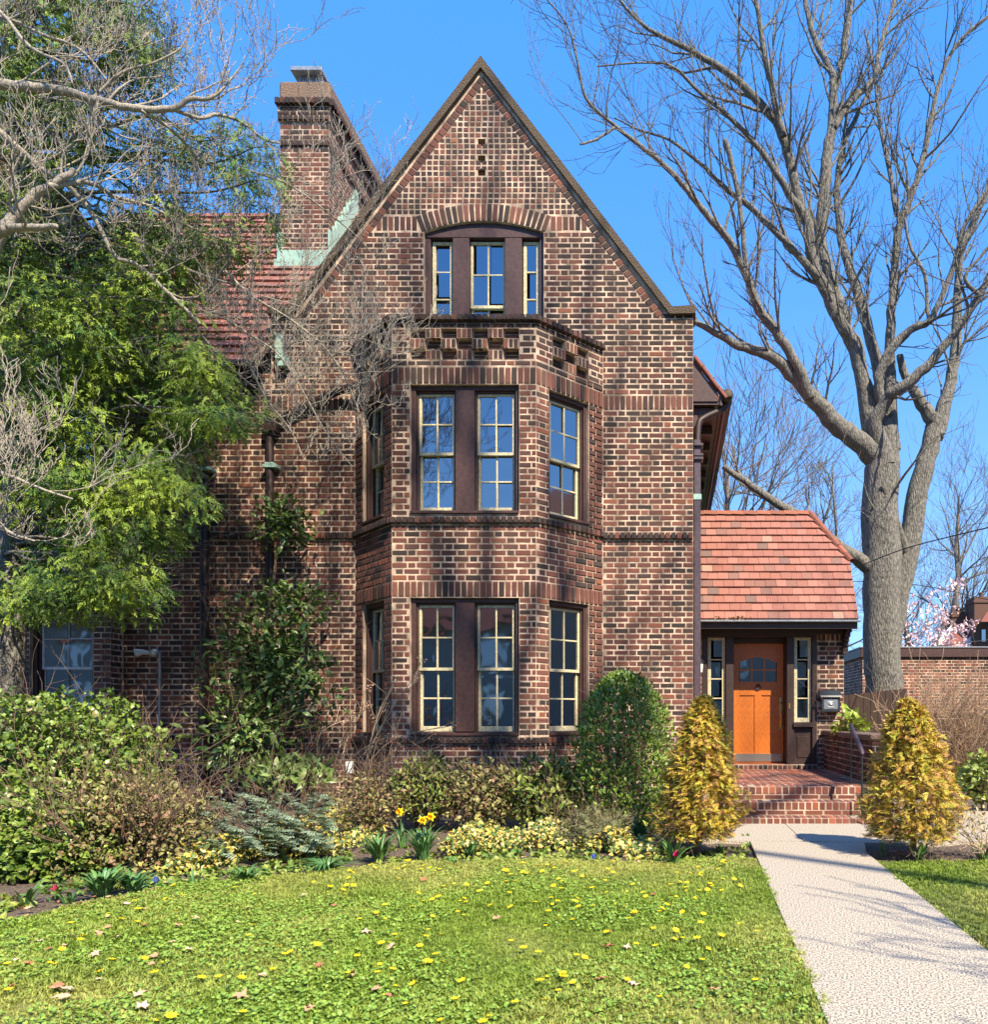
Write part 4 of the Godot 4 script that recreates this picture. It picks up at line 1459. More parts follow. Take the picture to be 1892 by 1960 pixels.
	# copper flashing, downspout with its collar
	var cf := MB.new()
	var pa := P(236, 735, 10.2)
	var pb := P(350, 797, 10.2)
	var dv := (pb - pa).normalized()
	cf.xbox(Transform3D(Basis(dv, dv.cross(nz) * -1.0, nz), (pa + pb) * 0.5), Vector3(pa.distance_to(pb), 0.07, 0.2), 0.006)
	cf.box(P(532, 702, 10.52) - Vector3(0.0, 0.0, 0.05), P(552, 680, 10.52) + Vector3(0, 0, 0.03), 0.006)
	cf.box(P(528, 688, 10.50) - Vector3(0.0, 0.0, 0.05), P(540, 640, 10.50) + Vector3(0, 0, 0.03), 0.006)
	part("copper_flashing", cf.done(), M.copper, h)
	var q := MB.new()
	q.tube(PackedVector3Array([P(392, 760, 10.52), P(390, 1560, 10.52)]), PackedFloat32Array([0.058, 0.058]), 10)
	part("downspout", q.done(), M.dark_paint, h)
	var q2 := MB.new()
	q2.xbox(Transform3D(Basis(), P(393, 899, 10.51)), Vector3(0.24, 0.05, 0.14), 0.006)
	part("pipe_collar", q2.done(), M.copper, h)
	# coping of the left gable
	var cp := MB.new()
	cp.prism(PackedVector2Array([Vector2(xc + 0.04, 7.22), Vector2(xc + 0.04, 7.36), Vector2(-9.8, 10.36), Vector2(-9.8, 10.14)]), zp - 0.34, zp + 0.05)
	part("coping", cp.done(), M.coping, h)

# ---------------------------------------------------------------- ground
const LAWN_EDGE := [[-8.0, -3.0], [-5.2, 0.0], [-4.7, 2.5], [-4.3, 3.9], [-4.08, 4.6], [-3.92, 5.08], [-3.62, 5.7], [-2.87, 6.17], [-2.18, 6.58], [-1.2, 6.66], [0.07, 6.66], [0.72, 6.78]]

func path_left(z: float) -> float: return 0.53 + 0.034 * z
func path_right(z: float) -> float: return 1.53 + 0.036 * z

func edge_x(z: float) -> float:  # the lawn's left limit at a distance
	for k in LAWN_EDGE.size() - 1:
		if z >= LAWN_EDGE[k][1] and z <= LAWN_EDGE[k + 1][1] and LAWN_EDGE[k + 1][1] > LAWN_EDGE[k][1]:
			return lerpf(LAWN_EDGE[k][0], LAWN_EDGE[k + 1][0], (z - LAWN_EDGE[k][1]) / (LAWN_EDGE[k + 1][1] - LAWN_EDGE[k][1]))
	return -8.0 if z < 0 else 99.0

var gn := FastNoiseLite.new()

func on_left_lawn(x: float, z: float, over := 0.0) -> bool:
	return z > -3.0 and z < 6.75 and x > edge_x(z) + 0.05 * gn.get_noise_2d(x * 60, z * 60) and x < path_left(z) - 0.02 + over

func on_right_lawn(x: float, z: float, over := 0.0) -> bool:
	return z > -3.0 and z < 6.62 + 0.06 * gn.get_noise_2d(x * 50, 7.0) and x > path_right(z) + 0.02 - over and x < 9.0

func turf_color(x: float, z: float) -> Color:
	var a := gn.get_noise_2d(x * 14.0, z * 14.0)
	var b := gn.get_noise_2d(x * 45.0 + 90.0, z * 45.0)
	var g := Color(0.195, 0.285, 0.030).lerp(Color(0.34, 0.36, 0.085), clampf(0.42 + a * 1.6 + b * 0.7, 0, 1))
	return g * (1.0 + 0.15 * b)

func lawn_mesh(left: bool) -> ArrayMesh:
	var b := MB.new()
	var s := 0.06
	var x0 := -8.0 if left else 1.4
	var x1 := 0.85 if left else 9.0
	var z := -3.0
	if not left: s = 0.08
	while z < 6.9:
		var zc := z + s * 0.5
		var st := s if z > 2.5 else s * 4.0
		zc = z + st * 0.5
		var x := x0
		while x < x1:
			var xc := x + st * 0.5
			if (on_left_lawn(xc, zc) if left else on_right_lawn(xc, zc)):
				var p := []
				for q in [[0, 0], [1, 0], [1, 1], [0, 1]]:
					var px: float = x + q[0] * st
					var pz: float = z + q[1] * st
					p.append(Vector3(px, 0.022 + 0.012 * gn.get_noise_2d(px * 35, pz * 35), -pz))
				b.col = turf_color(xc, zc)
				b.quad(p[0], p[1], p[2], p[3])
			x += st
		z += st
	return b.done()

func flat(pts: Array, y: float) -> ArrayMesh:   # [x, distance]
	var b := MB.new()
	var p := PackedVector2Array()
	for q in pts: p.append(Vector2(q[0], q[1]))
	if Geometry2D.is_polygon_clockwise(p): p.reverse()
	b.prism(p, y - 0.06, y, Transform3D(Basis(Vector3(1, 0, 0), Vector3(0, 0, -1), Vector3(0, 1, 0)), Vector3.ZERO))
	return b.done()

func ground() -> void:
	gn.seed = 3
	gn.frequency = 0.02
	gn.fractal_octaves = 3
	var g := MB.new()
	g.quad(Vector3(-400, -0.012, 60), Vector3(400, -0.012, 60), Vector3(400, -0.012, -600), Vector3(-400, -0.012, -600))
	struct("ground", g.done(), M.ground, "dull green and brown ground reaching away behind the houses")
	# planting bed with clods
	var s := MB.new()
	var st := 0.12
	var z := -2.0
	while z < 13.0:
		var x := -12.0
		while x < 7.0:
			var p := []
			for q in [[0, 0], [1, 0], [1, 1], [0, 1]]:
				var px: float = x + q[0] * st
				var pz: float = z + q[1] * st
				p.append(Vector3(px, 0.0 + 0.02 * gn.get_noise_2d(px * 90, pz * 90) + 0.012 * gn.get_noise_2d(px * 300, pz * 300), -pz))
			if not ((x > 0.3 and x < 2.5 and z > 9.0) or (x > path_left(z) and x + st < path_right(z) and z < 7.7)):
				s.quad(p[0], p[1], p[2], p[3])
			x += st
		z += st
	struct("soil", s.done(), M.soil, "bare brown soil of the planting beds along the house")
	struct("lawn", lawn_mesh(true), M.turf, "mossy front lawn to the left of the concrete path")
	struct("lawn", lawn_mesh(false), M.turf, "smaller lawn to the right of the concrete path")
	# walks
	struct("path", flat([[path_left(-3), -3.0], [path_right(-3), -3.0], [path_right(7.0), 7.0], [path_right(7.0) + 0.12, 7.55], [path_left(7.66) , 7.655]], 0.035), M.concrete, "pale concrete path leading from the street to the steps")
	struct("path", flat([[0.2, 7.67], [1.32, 7.665], [1.32, 9.6], [0.2, 9.6]], 0.033), M.concrete, "left slab of the cross walk below the steps")
	struct("path", flat([[1.328, 7.665], [1.93, 7.56], [2.6, 7.5], [3.4, 7.75], [4.6, 8.6], [6.4, 9.5], [6.4, 9.9], [4.2, 10.25], [3.8, 11.3], [3.0, 11.6], [2.83, 9.5], [1.328, 9.4]], 0.034), M.concrete, "right slab of the cross walk curving away behind the golden shrub")
	grass()

func grass() -> void:
	var r := rg(101)
	var m := [blade_tuft(7, 1, 0.07, 0.9), blade_tuft(8, 2, 0.06, 0.7)]
	var ts := [[], []]
	var cs := [[], []]
	for k in 120000:
		var z := 2.6 + pow(r.randf(), 1.0) * 4.2
		var x := r.randf_range(-4.6, 0.8) if r.randf() < 0.8 else r.randf_range(1.4, 4.6)
		var over := 0.035 + 0.05 * gn.get_noise_2d(z * 160.0, x)
		if not (on_left_lawn(x, z, over) or on_right_lawn(x, z, over)): continue
		var q := r.randi() % 2
		var h := r.randf_range(0.016, 0.044) * (1.0 + 0.5 * gn.get_noise_2d(x * 40, z * 40))
		ts[q].append(Transform3D(Basis(UP, r.randf_range(0, TAU)).scaled(Vector3(h * 1.1, h, h * 1.1)), Vector3(x, 0.016, -z)))
		cs[q].append(turf_color(x, z) * r.randf_range(0.75, 1.35))
	for q in 2:
		var o := many("grass", m[q], M.grass, ts[q], cs[q], self, "stuff")
		tag(o, "short green and straw-coloured grass of the front lawn" if q == 0 else "finer grass blades mixed into the front lawn", "grass", "", "stuff")
	# low broad-leaved plants among the grass
	var lf := leaf_mesh(0.85, 0.12, 0.1)
	var lt := []
	var lc := []
	for k in 30000:
		var z := r.randf_range(2.6, 6.7)
		var x := r.randf_range(-4.6, 0.7)
		if not on_left_lawn(x, z): continue
		var den := gn.get_noise_2d(x * 30 + 40, z * 30) + 0.25 - 0.05 * x - 0.11 * (z - 4.0)
		if r.randf() > den * 1.5: continue
		var rose := Vector3(x, r.randf_range(0.028, 0.045), -z)
		for j in 2 + r.randi() % 3:
			var a := r.randf_range(0, TAU)
			var d := Vector3(cos(a), r.randf_range(0.15, 0.8), sin(a))
			var s := r.randf_range(0.010, 0.023)
			lt.append(Transform3D(facing(d, UP + rdir(r) * 0.4, s), rose + d * 0.008 + rdir(r) * 0.02 * Vector3(1, 0, 1)))
			lc.append(Color(0.14, 0.27, 0.035).lerp(Color(0.27, 0.38, 0.06), r.randf()) * r.randf_range(0.8, 1.2))
	tag(many("ground_cover", lf, M.leaf_gloss, lt, lc, self, "stuff"), "shiny dark green leaves of low plants spread through the lawn", "ground cover", "", "stuff")
	# yellow flowers in the lawn, one by one
	var fl := MB.new()
	for k in 8:
		var a := TAU * k / 8.0
		var d := Vector3(cos(a), 0.35, sin(a))
		var sd := d.cross(UP).normalized() * 0.006
		fl.quad(Vector3(0, 0.045, 0) + d * 0.003, Vector3(0, 0.045, 0) + d * 0.012 + sd, Vector3(0, 0.046, 0) + d * 0.021, Vector3(0, 0.045, 0) + d * 0.012 - sd)
	fl.quad(Vector3(-0.004, 0.049, 0.004), Vector3(0.004, 0.049, 0.004), Vector3(0.004, 0.049, -0.004), Vector3(-0.004, 0.049, -0.004))
	var fm := fl.done()
	var stm := MB.new()
	stm.rod(Vector3.ZERO, Vector3(0, 0.045, 0), 0.0015, 4)
	var stmm := stm.done()
	var ymat := leafy("yellow_petal", 0.5, 0.5)
	ymat.albedo_color = Color(0.95, 0.68, 0.01).linear_to_srgb()
	var gmat := mat("flower_stem", Color(0.10, 0.2, 0.04), 0.6)
	var proto: Node3D
	var n := 0
	while n < 295:
		var z := 2.9 + 3.7 * pow(r.randf(), 0.8)
		var x := r.randf_range(-3.9, 0.5)
		if not on_left_lawn(x, z) or r.randf() > 0.35 + 0.25 * (x + 3.0) - 0.28 * maxf(0.0, x + 0.6) * 2.0 + gn.get_noise_2d(x * 40, z * 40): continue
		var o: Node3D
		if proto == null:
			proto = thing("yellow_flower", "small bright yellow flower blooming low in the front lawn", "flower", Vector3.ZERO, "yellow flowers scattered over the lawn")
			part("petals", fm, ymat, proto)
			part("stem", stmm, gmat, proto)
			o = proto
		else:
			o = proto.duplicate()
			o.name = numbered("yellow_flower")
			add_child(o, true)
		var s := r.randf_range(0.6, 1.2)
		o.transform = Transform3D(Basis(Vector3(r.randf_range(-1, 1), 0, r.randf_range(-1, 1) + 0.01).normalized(), r.randf_range(0, 0.5)) * Basis(UP, r.randf() * TAU) * Basis().scaled(Vector3(s, s, s)), Vector3(x, 0.012, -z))
		n += 1
	# fallen leaves
	var dl := []
	for k in 3:
		var b := MB.new()
		var q := rg(300 + k)
		var rim := []
		for j in 11:
			var a := TAU * j / 11.0
			var rad := (0.05 if j % 2 else 0.028) * q.randf_range(0.8, 1.2)
			rim.append(Vector3(cos(a) * rad, 0.006 + q.randf_range(0, 0.022), sin(a) * rad * 0.8))
		for j in 11: b.tri(Vector3(0, 0.006, 0), rim[(j + 1) % 11], rim[j])
		dl.append(b.done())
	var dm := []
	for c in [Color(0.48, 0.26, 0.15), Color(0.56, 0.36, 0.24), Color(0.36, 0.14, 0.07), Color(0.60, 0.43, 0.31)]:
		var m2 := leafy("dry_leaf_%d" % dm.size(), 0.8, 0.3)
		m2.albedo_color = c.linear_to_srgb()
		dm.append(m2)
	for k in 84:
		var bed := k < 26
		var p: Vector3
		if bed:
			var u := r.randf()
			p = G(lerpf(0, 330, u), lerpf(1765, 1702, u) + r.randf_range(-14, 10)) if k < 18 else G(r.randf_range(900, 1420), r.randf_range(1640, 1658))
		else:
			p = G(r.randf_range(10, 1400), r.randf_range(1690, 1955))
			if r.randf() < 0.6: p = G(r.randf_range(10, 760), r.randf_range(1740, 1930))
		p.y = 0.03 if bed else 0.045
		var o := single("fallen_leaf", dl[r.randi() % 3], dm[r.randi() % 4], "curled dry leaf lying on the soil at the lawn edge" if bed else "curled dry brown leaf lying on the grass of the lawn", "leaf", p, "fallen leaves along the bed edge" if bed else "fallen leaves on the lawn")
		var sc := r.randf_range(0.35, 0.8)
		o.basis = Basis(UP, r.randf() * TAU) * Basis(Vector3(1, 0, 0), r.randf_range(-0.4, 0.4)) * Basis().scaled(Vector3(sc, sc, sc))

# ---------------------------------------------------------------- shrubs and flowers
# points in a lumpy volume: f(t) gives the outline radius (0..1 height)
func cloud(r: RandomNumberGenerator, n: int, c: Vector3, half: Vector3, shell: float, lump: float, sd: int) -> Array:
	var ns := FastNoiseLite.new()
	ns.seed = sd
	ns.frequency = 1.4
	var out := []
	var guard := 0
	while out.size() < n and guard < n * 8:
		guard += 1
		var d := rdir(r)
		var k := 1.0 + lump * ns.get_noise_3d(d.x * 1.3, d.y * 1.3, d.z * 1.3) * 1.8
		var f := pow(r.randf(), shell) * k
		var p := c + d * half * f
		if p.y < 0.02: continue
		if ns.get_noise_3d(p.x * 2.2, p.y * 2.2, p.z * 2.2) < -0.33: continue
		out.append([p, d, clampf(f / k, 0, 1), ns.get_noise_3d(p.x * 1.5 + 9, p.y * 1.5, p.z * 1.5)])
	return out

func leaves_from(pts: Array, r: RandomNumberGenerator, size: float, pal: Array, outw: float, upw: float) -> Array:
	var ts := []
	var cs := []
	for e in pts:
		var d: Vector3 = (e[1] * outw + UP * upw + rdir(r)).normalized()
		var s := size * r.randf_range(0.45, 1.4)
		ts.append(Transform3D(facing(d, (e[1] + UP * 0.7 + rdir(r) * 0.8), s), e[0]))
		var f := clampf(0.5 + e[3] * 0.7 + r.randf_range(-0.45, 0.45), 0, 1)
		var c: Color = pal[0].lerp(pal[1], f)
		if r.randf() < pal[3]: c = pal[2]
		cs.append(c * r.randf_range(0.8, 1.2))
	return [ts, cs]

func stems_mesh(sd: int, base: Vector3, n: int, spread: Vector3, rad: float, st: Dictionary, level := 1) -> ArrayMesh:
	var b := MB.new()
	var r := rg(sd)
	for k in n:
		var a := r.randf_range(0, TAU)
		var d := Vector3(cos(a) * spread.x * r.randf(), spread.y * r.randf_range(0.7, 1.1), sin(a) * spread.z * r.randf())
		branch(b, r, base + Vector3(d.x * 0.2, 0, d.z * 0.2), d, d.length(), rad, level, st)
	return b.done()

const BUSHY := {"up": 0.05, "wander": 0.18, "forks": 3, "spread": 1.0, "shrink": 0.9, "least": 0.002}

func shrub(called: String, label: String, cat: String, c: Vector3, half: Vector3, n: int, lf: Mesh, m: Material, size: float, pal: Array, sd: int, group := "", shell := 0.5, lump := 0.25, outw := 0.8, upw := 0.3, stem_n := 9, more: Array = []) -> Node3D:
	var t := thing(called, label, cat, Vector3.ZERO, group)
	var r := rg(sd)
	var pts := cloud(r, n, c, half, shell, lump, sd)
	for q in more: pts.append_array(cloud(r, q[2], q[0], q[1], shell, lump, sd + 7))
	var lv := leaves_from(pts, r, size, pal, outw, upw)
	scatter("foliage", lf, m, lv[0], lv[1], t)
	part("stem", stems_mesh(sd + 1, Vector3(c.x, 0, c.z), stem_n, Vector3(half.x * 1.3, (c.y + half.y * 0.6), half.z * 1.3), 0.012, BUSHY, 2), M.stem, t)
	return t

func cone_shrub(called: String, label: String, base: Vector3, h: float, w: float, sd: int) -> void:
	# golden cypress: flat fan sprays in layers on a short trunk
	var t := thing(called, label, "shrub", Vector3.ZERO, "golden conical shrubs beside the path")
	var r := rg(sd)
	var sp := spray_mesh(9, 1.1, 5, 0.2)
	var ts := []
	var cs := []
	var lump := FastNoiseLite.new()
	lump.seed = sd
	lump.frequency = 1.6
	for k in 8200:
		var f := pow(r.randf(), 1.15)
		var y := h * (0.13 + 0.87 * f)
		var prof := (w * 0.5) * (0.10 + 0.90 * pow(1.0 - pow(f, 1.75), 0.80)) * (0.80 + 0.2 * minf(1.0, f / 0.15))
		var a := r.randf_range(0, TAU)
		var d := Vector3(cos(a), 0, sin(a))
		var nz := lump.get_noise_3d(d.x * 1.2, y * 2.0, d.z * 1.2)
		var rad := prof * (1.0 + 0.5 * nz) * pow(r.randf(), 0.28)
		# sprays sit on irregular tiers
		y += 0.006 * sin(y * 55.0 + nz * 9.0)
		var p := base + d * rad + UP * y + Vector3((0.07 if sd == 71 else -0.04) * f, 0, 0)
		var dir := (d * 1.0 + UP * r.randf_range(-0.35, 0.6) + rdir(r) * 0.65).normalized()
		var s := r.randf_range(0.05, 0.10)
		if nz < -0.34 + r.randf_range(-0.08, 0.08): continue
		ts.append(Transform3D(facing(dir, UP + d * 0.5 + rdir(r) * 0.5, s), p - dir * s * 0.5))
		var q := clampf(0.5 + nz * 1.2 + r.randf_range(-0.4, 0.4), 0, 1)
		var c := Color(0.55, 0.43, 0.05).lerp(Color(0.52, 0.31, 0.06), q)
		if r.randf() < 0.28: c = Color(0.40, 0.41, 0.05)
		if r.randf() < 0.12: c = Color(0.74, 0.56, 0.07)
		if r.randf() < 0.12 or lump.get_noise_3d(p.x * 3.0, p.y * 3.0 + 50.0, p.z * 3.0) > 0.42: c = Color(0.36, 0.18, 0.06)
		cs.append(c * r.randf_range(0.8, 1.1))
	scatter("foliage", sp, M.needle, ts, cs, t)
	var b := MB.new()
	b.tube(PackedVector3Array([base - UP * 0.05, base + UP * h * 0.15 + Vector3(0.01, 0, 0), base + UP * h * 0.9 + Vector3(0.06 if sd == 71 else -0.03, 0, 0)]), PackedFloat32Array([0.032, 0.026, 0.006]), 8)
	for k in 90:
		var y := h * r.randf_range(0.10, 0.85)
		var a := r.randf_range(0, TAU)
		var ln := w * 0.5 * (1.0 - y / h) * 0.95 + 0.03
		branch(b, r, base + UP * y, Vector3(cos(a), 0.25, sin(a)), ln, 0.007, 1, BUSHY)
	for k in 14:
		var a := r.randf_range(0, TAU)
		branch(b, r, base + UP * h * 0.12, Vector3(cos(a), 0.05, sin(a)), w * 0.42, 0.006, 2, BUSHY)
	part("trunk", b.done(), M.stem, t)

func clump(called: String, label: String, cat: String, at: Vector3, mesh: Mesh, group := "") -> Node3D:
	var t := thing(called, label, cat, at, group)
	part("leaves", mesh, M.strap, t)
	return t

func daffodil_head(t: Node3D, foot: Vector3, top: Vector3, face: Vector3, k: float) -> void:
	var st := MB.new()
	st.tube(PackedVector3Array([foot, foot.lerp(top, 0.6) + Vector3(0, 0.03, 0), top]), PackedFloat32Array([0.004, 0.004, 0.003]), 5)
	part("flower_stalk", st.done(), M.flower_stem, t)
	var b := MB.new()
	var bs := facing(face, UP)
	for q in 6:
		var a := TAU * q / 6.0
		var d := bs * Vector3(cos(a), 0.1, sin(a))
		var s := (bs * Vector3(-sin(a), 0, cos(a))) * 0.018 * k
		b.quad(top, top + d * 0.028 * k + s, top + d * 0.056 * k, top + d * 0.028 * k - s)
	part("petals", b.done(), M.yellow_petal, t)
	var c := MB.new()
	c.tube(PackedVector3Array([top, top + face * 0.02 * k, top + face * 0.042 * k]), PackedFloat32Array([0.012 * k, 0.018 * k, 0.028 * k]), 10, false)
	part("trumpet", c.done(), M.orange_petal, t)

func garden() -> void:
	var small := leaf_mesh(0.5, 0.2, 0.1)
	var broad := leaf_mesh(0.38, 0.2, 0.12)
	var round := leaf_mesh(0.7, 0.2, 0.15)
	var r := rg(55)
	M["strap"] = leafy("strap_leaf", 0.4, 0.5)
	var oc := leafy("orange_petal", 0.5, 0.5)
	oc.albedo_color = Color(0.88, 0.46, 0.01).linear_to_srgb()
	# round clipped green shrub beside the steps
	var P0 := P(1195, 1440, 8.35)
	var egg := thing("clipped_shrub", "tall egg-shaped clipped green shrub against the brick wall, between bay and steps", "shrub")
	var q := rg(61)
	var ln := FastNoiseLite.new()
	ln.seed = 8
	ln.frequency = 1.3
	var ts := []
	var cs := []
	var hh := 1.72
	for k in 11000:
		var f := q.randf()
		var a := q.randf_range(0, TAU)
		var y := hh * f
		var prof := 0.545 * pow(maxf(0.0, sin(PI * (0.13 + 0.87 * (1.0 - pow(1.0 - f, 0.85)) * 0.5 + 0.41 * f))), 0.62) if f < 0.6 else 0.545 * sqrt(maxf(0.0, 1.0 - pow((f - 0.33) / 0.67, 2.3)))
		if f < 0.6: prof = 0.545 * (0.80 + 0.20 * smoothstep(0.0, 0.35, f)) * sqrt(maxf(0.0, 1.0 - pow(maxf(0.0, f - 0.33) / 0.67, 2.3)))
		var d := Vector3(cos(a), 0.0, sin(a))
		var nz := ln.get_noise_3d(d.x * 1.4, y * 1.8, d.z * 1.4)
		var fine := ln.get_noise_3d(d.x * 4.5, y * 6.5, d.z * 4.5)
		var rad := prof * (1.0 + 0.16 * nz + 0.2 * fine) * pow(q.randf(), 0.22)
		var p := Vector3(P0.x, 0.02, P0.z) + d * rad + UP * y
		var od := (d + UP * (0.2 + 1.2 * f * f)).normalized()
		var dir := (od * 0.9 + UP * 0.5 + rdir(q)).normalized()
		ts.append(Transform3D(facing(dir, od + rdir(q) * 0.7, q.randf_range(0.022, 0.066)), p + od * (0.07 * q.randf() if q.randf() < 0.05 else 0.0)))
		var cc := Color(0.065, 0.14, 0.022).lerp(Color(0.23, 0.33, 0.05), clampf(0.5 + fine * 1.2 + nz * 0.5 + q.randf_range(-0.4, 0.4), 0, 1))
		cs.append(cc)
	scatter("foliage", small, M.leaf_gloss, ts, cs, egg)
	part("stem", stems_mesh(62, Vector3(P0.x, 0, P0.z), 16, Vector3(0.4, 1.3, 0.4), 0.016, BUSHY, 2), M.stem, egg)
	# golden shrubs
	cone_shrub("golden_shrub", "golden yellow conical shrub left of the steps, in front of the clipped green shrub", Vector3(P(1334, 1640, 7.0).x, 0, -7.0), 1.46, 0.84, 71)
	cone_shrub("golden_shrub", "golden yellow conical shrub right of the path, in front of the low brick wall", Vector3(P(1748, 1640, 6.95).x, 0, -6.95), 1.43, 0.92, 72)
	# azalea row under the bay
	var az := [Color(0.065, 0.12, 0.02), Color(0.26, 0.29, 0.07), Color(0.22, 0.12, 0.06), 0.1]
	var br := [Color(0.12, 0.125, 0.035), Color(0.33, 0.30, 0.11), Color(0.26, 0.15, 0.085), 0.25]
	shrub("azalea", "green glossy shrub under the left end of the bay window, beside the daffodils", "shrub", P(820, 1510, 8.5), Vector3(0.40, 0.36, 0.35), 2400, broad, M.leaf_gloss, 0.07, az, 81, "", 0.45, 0.25, 0.6, 0.7)
	shrub("azalea", "brownish green shrub in the middle of the row below the bay", "shrub", P(930, 1520, 8.45), Vector3(0.50, 0.38, 0.38), 3000, small, M.leaf, 0.05, br, 82, "", 0.45, 0.25, 0.7, 0.5)
	shrub("azalea", "dark green leafy shrub below the bay, touching the clipped egg-shaped shrub", "shrub", P(1045, 1520, 8.4), Vector3(0.46, 0.40, 0.36), 2300, broad, M.leaf_gloss, 0.085, az, 83, "", 0.45, 0.25, 0.6, 0.7)
	shrub("azalea", "sparse brown-leaved shrub left of the daffodils, by the bay corner", "shrub", P(705, 1535, 8.0), Vector3(0.42, 0.36, 0.35), 1500, small, M.leaf, 0.045, br, 84, "", 0.6, 0.3, 0.7, 0.4, 16)
	# feathery grey-green shrub, low
	shrub("feathery_shrub", "small feathery grey-green shrub in front of the row, right of the variegated plants", "shrub", P(1140, 1585, 7.4), Vector3(0.36, 0.20, 0.25), 2300, spray_mesh(7, 0.7, 4), M.needle, 0.06, [Color(0.12, 0.14, 0.06), Color(0.22, 0.21, 0.10), Color(0.25, 0.17, 0.1), 0.15], 85)
	# blue-green low conifer
	var bl := thing("blue_juniper", "low spreading blue-green juniper in the bed left of the bay", "shrub")
	var jr := rg(88)
	ts = []
	cs = []
	var js := spray_mesh(11, 0.8, 9, 0.1)
	for k in 1000:
		var u := jr.randf()
		var px := 372 + 260 * u
		var lay := jr.randf()
		var p := P(px, lerpf(1622, 1528, lay) + 14 * sin(px * 0.09 + floorf(lay * 7) * 2.1), lerpf(6.6, 7.5, lay) + jr.randf_range(-0.25, 0.25))
		var dir := Vector3(jr.randf_range(-0.9, 0.9), jr.randf_range(0.0, 0.25), jr.randf_range(0.1, 1.0)).normalized()
		var s := jr.randf_range(0.09, 0.17)
		ts.append(Transform3D(facing(dir, UP + rdir(jr) * 0.3, s), p - dir * s * 0.5))
		cs.append(Color(0.15, 0.22, 0.13).lerp(Color(0.28, 0.37, 0.25), jr.randf()) if jr.randf() < 0.8 else Color(0.10, 0.14, 0.08))
	scatter("foliage", js, M.needle, ts, cs, bl)
	var jb := MB.new()
	for k in 18: branch(jb, jr, Vector3(P(500, 1600, 7.1).x, 0.02, -7.1), Vector3(jr.randf_range(-1, 1), 0.35, jr.randf_range(-0.6, 0.8)), 0.7, 0.012, 2, BUSHY)
	part("stem", jb.done(), M.stem, bl)
	# hedge at the far left and the brown shrub before it
	var hg := [Color(0.065, 0.13, 0.02), Color(0.25, 0.34, 0.06), Color(0.25, 0.22, 0.08), 0.06]
	shrub("hedge", "big dense green hedge filling the lower left, below the grey window", "hedge", P(70, 1500, 7.0), Vector3(0.95, 0.86, 0.8), 11500, round, M.leaf_gloss, 0.055, hg, 91, "", 0.35, 0.22, 0.9, 0.4, 20, [[P(190, 1470, 7.3), Vector3(0.55, 0.62, 0.6), 4000], [P(10, 1640, 6.2), Vector3(0.75, 0.62, 0.6), 4500], [P(120, 1640, 6.2), Vector3(0.5, 0.40, 0.45), 2500]])
	shrub("brown_shrub", "brownish thin-leaved shrub in front of the hedge, left of the blue-green juniper", "shrub", P(235, 1590, 6.3), Vector3(0.62, 0.52, 0.5), 4200, small, M.leaf, 0.045, br, 92, "", 0.5, 0.25, 0.7, 0.4, 34, [[P(330, 1590, 6.5), Vector3(0.35, 0.4, 0.4), 1000]])
	# rhododendron against the wall
	var rh := [Color(0.035, 0.085, 0.02), Color(0.13, 0.20, 0.045), Color(0.24, 0.30, 0.10), 0.08]
	var ro := shrub("rhododendron", "tall glossy broad-leaved evergreen shrub climbing the wall beside the corner downspout", "shrub", P(505, 1255, 9.75), Vector3(0.72, 0.72, 0.42), 1400, broad, M.leaf_gloss, 0.11, rh, 93, "", 0.55, 0.45, 0.9, -0.1, 12, [[P(470, 1400, 9.6), Vector3(0.62, 0.66, 0.4), 1100], [P(540, 995, 10.15), Vector3(0.42, 0.42, 0.25), 420], [P(560, 1150, 10.0), Vector3(0.5, 0.35, 0.3), 420], [P(585, 1310, 9.7), Vector3(0.42, 0.6, 0.35), 350]])
	var rt := MB.new()
	var rsp := smooth_path(PackedVector3Array([P(500, 1520, 9.8), P(510, 1300, 10.1), P(525, 1100, 10.2), P(540, 990, 10.2), P(545, 940, 10.18)]), PackedFloat32Array([0.035, 0.028, 0.02, 0.014, 0.006]), 4)
	rt.tube(rsp[0], rsp[1], 8)
	part("trunk", rt.done(), M.stem, ro)
	shrub("laurel", "small bright-leaved shrub at the foot of the wall, behind the blue-green juniper", "shrub", P(560, 1485, 8.6), Vector3(0.42, 0.2, 0.3), 420, broad, M.leaf_gloss, 0.12, [Color(0.10, 0.17, 0.04), Color(0.2, 0.28, 0.08), Color(0.3, 0.35, 0.14), 0.1], 94, "", 0.6, 0.3, 0.6, 0.8)
	shrub("green_shrub", "bright green shrub at the right edge, behind the golden shrub", "shrub", P(1885, 1490, 10.2), Vector3(0.35, 0.32, 0.35), 1000, round, M.leaf_gloss, 0.08, [Color(0.12, 0.2, 0.03), Color(0.3, 0.36, 0.07), Color(0.4, 0.4, 0.1), 0.1], 95)
	shrub("green_shrub", "little yellow-green shrub behind the low porch wall, beside the wooden fence", "shrub", P(1632, 1392, 11.6), Vector3(0.22, 0.22, 0.2), 90, broad, M.leaf_gloss, 0.2, [Color(0.2, 0.3, 0.03), Color(0.34, 0.42, 0.05), Color(0.4, 0.4, 0.1), 0.1], 96, "", 0.6, 0.2, 0.6, 0.3, 5)
	# dry bush in front of the bay's left side: bare arching canes with dried flower heads
	var dh := thing("dry_hydrangea", "leafless bush of tan arching canes with dried flower heads before the bay's left side", "shrub")
	var b := MB.new()
	var tips := []
	var cr := rg(97)
	b.col = Color.WHITE
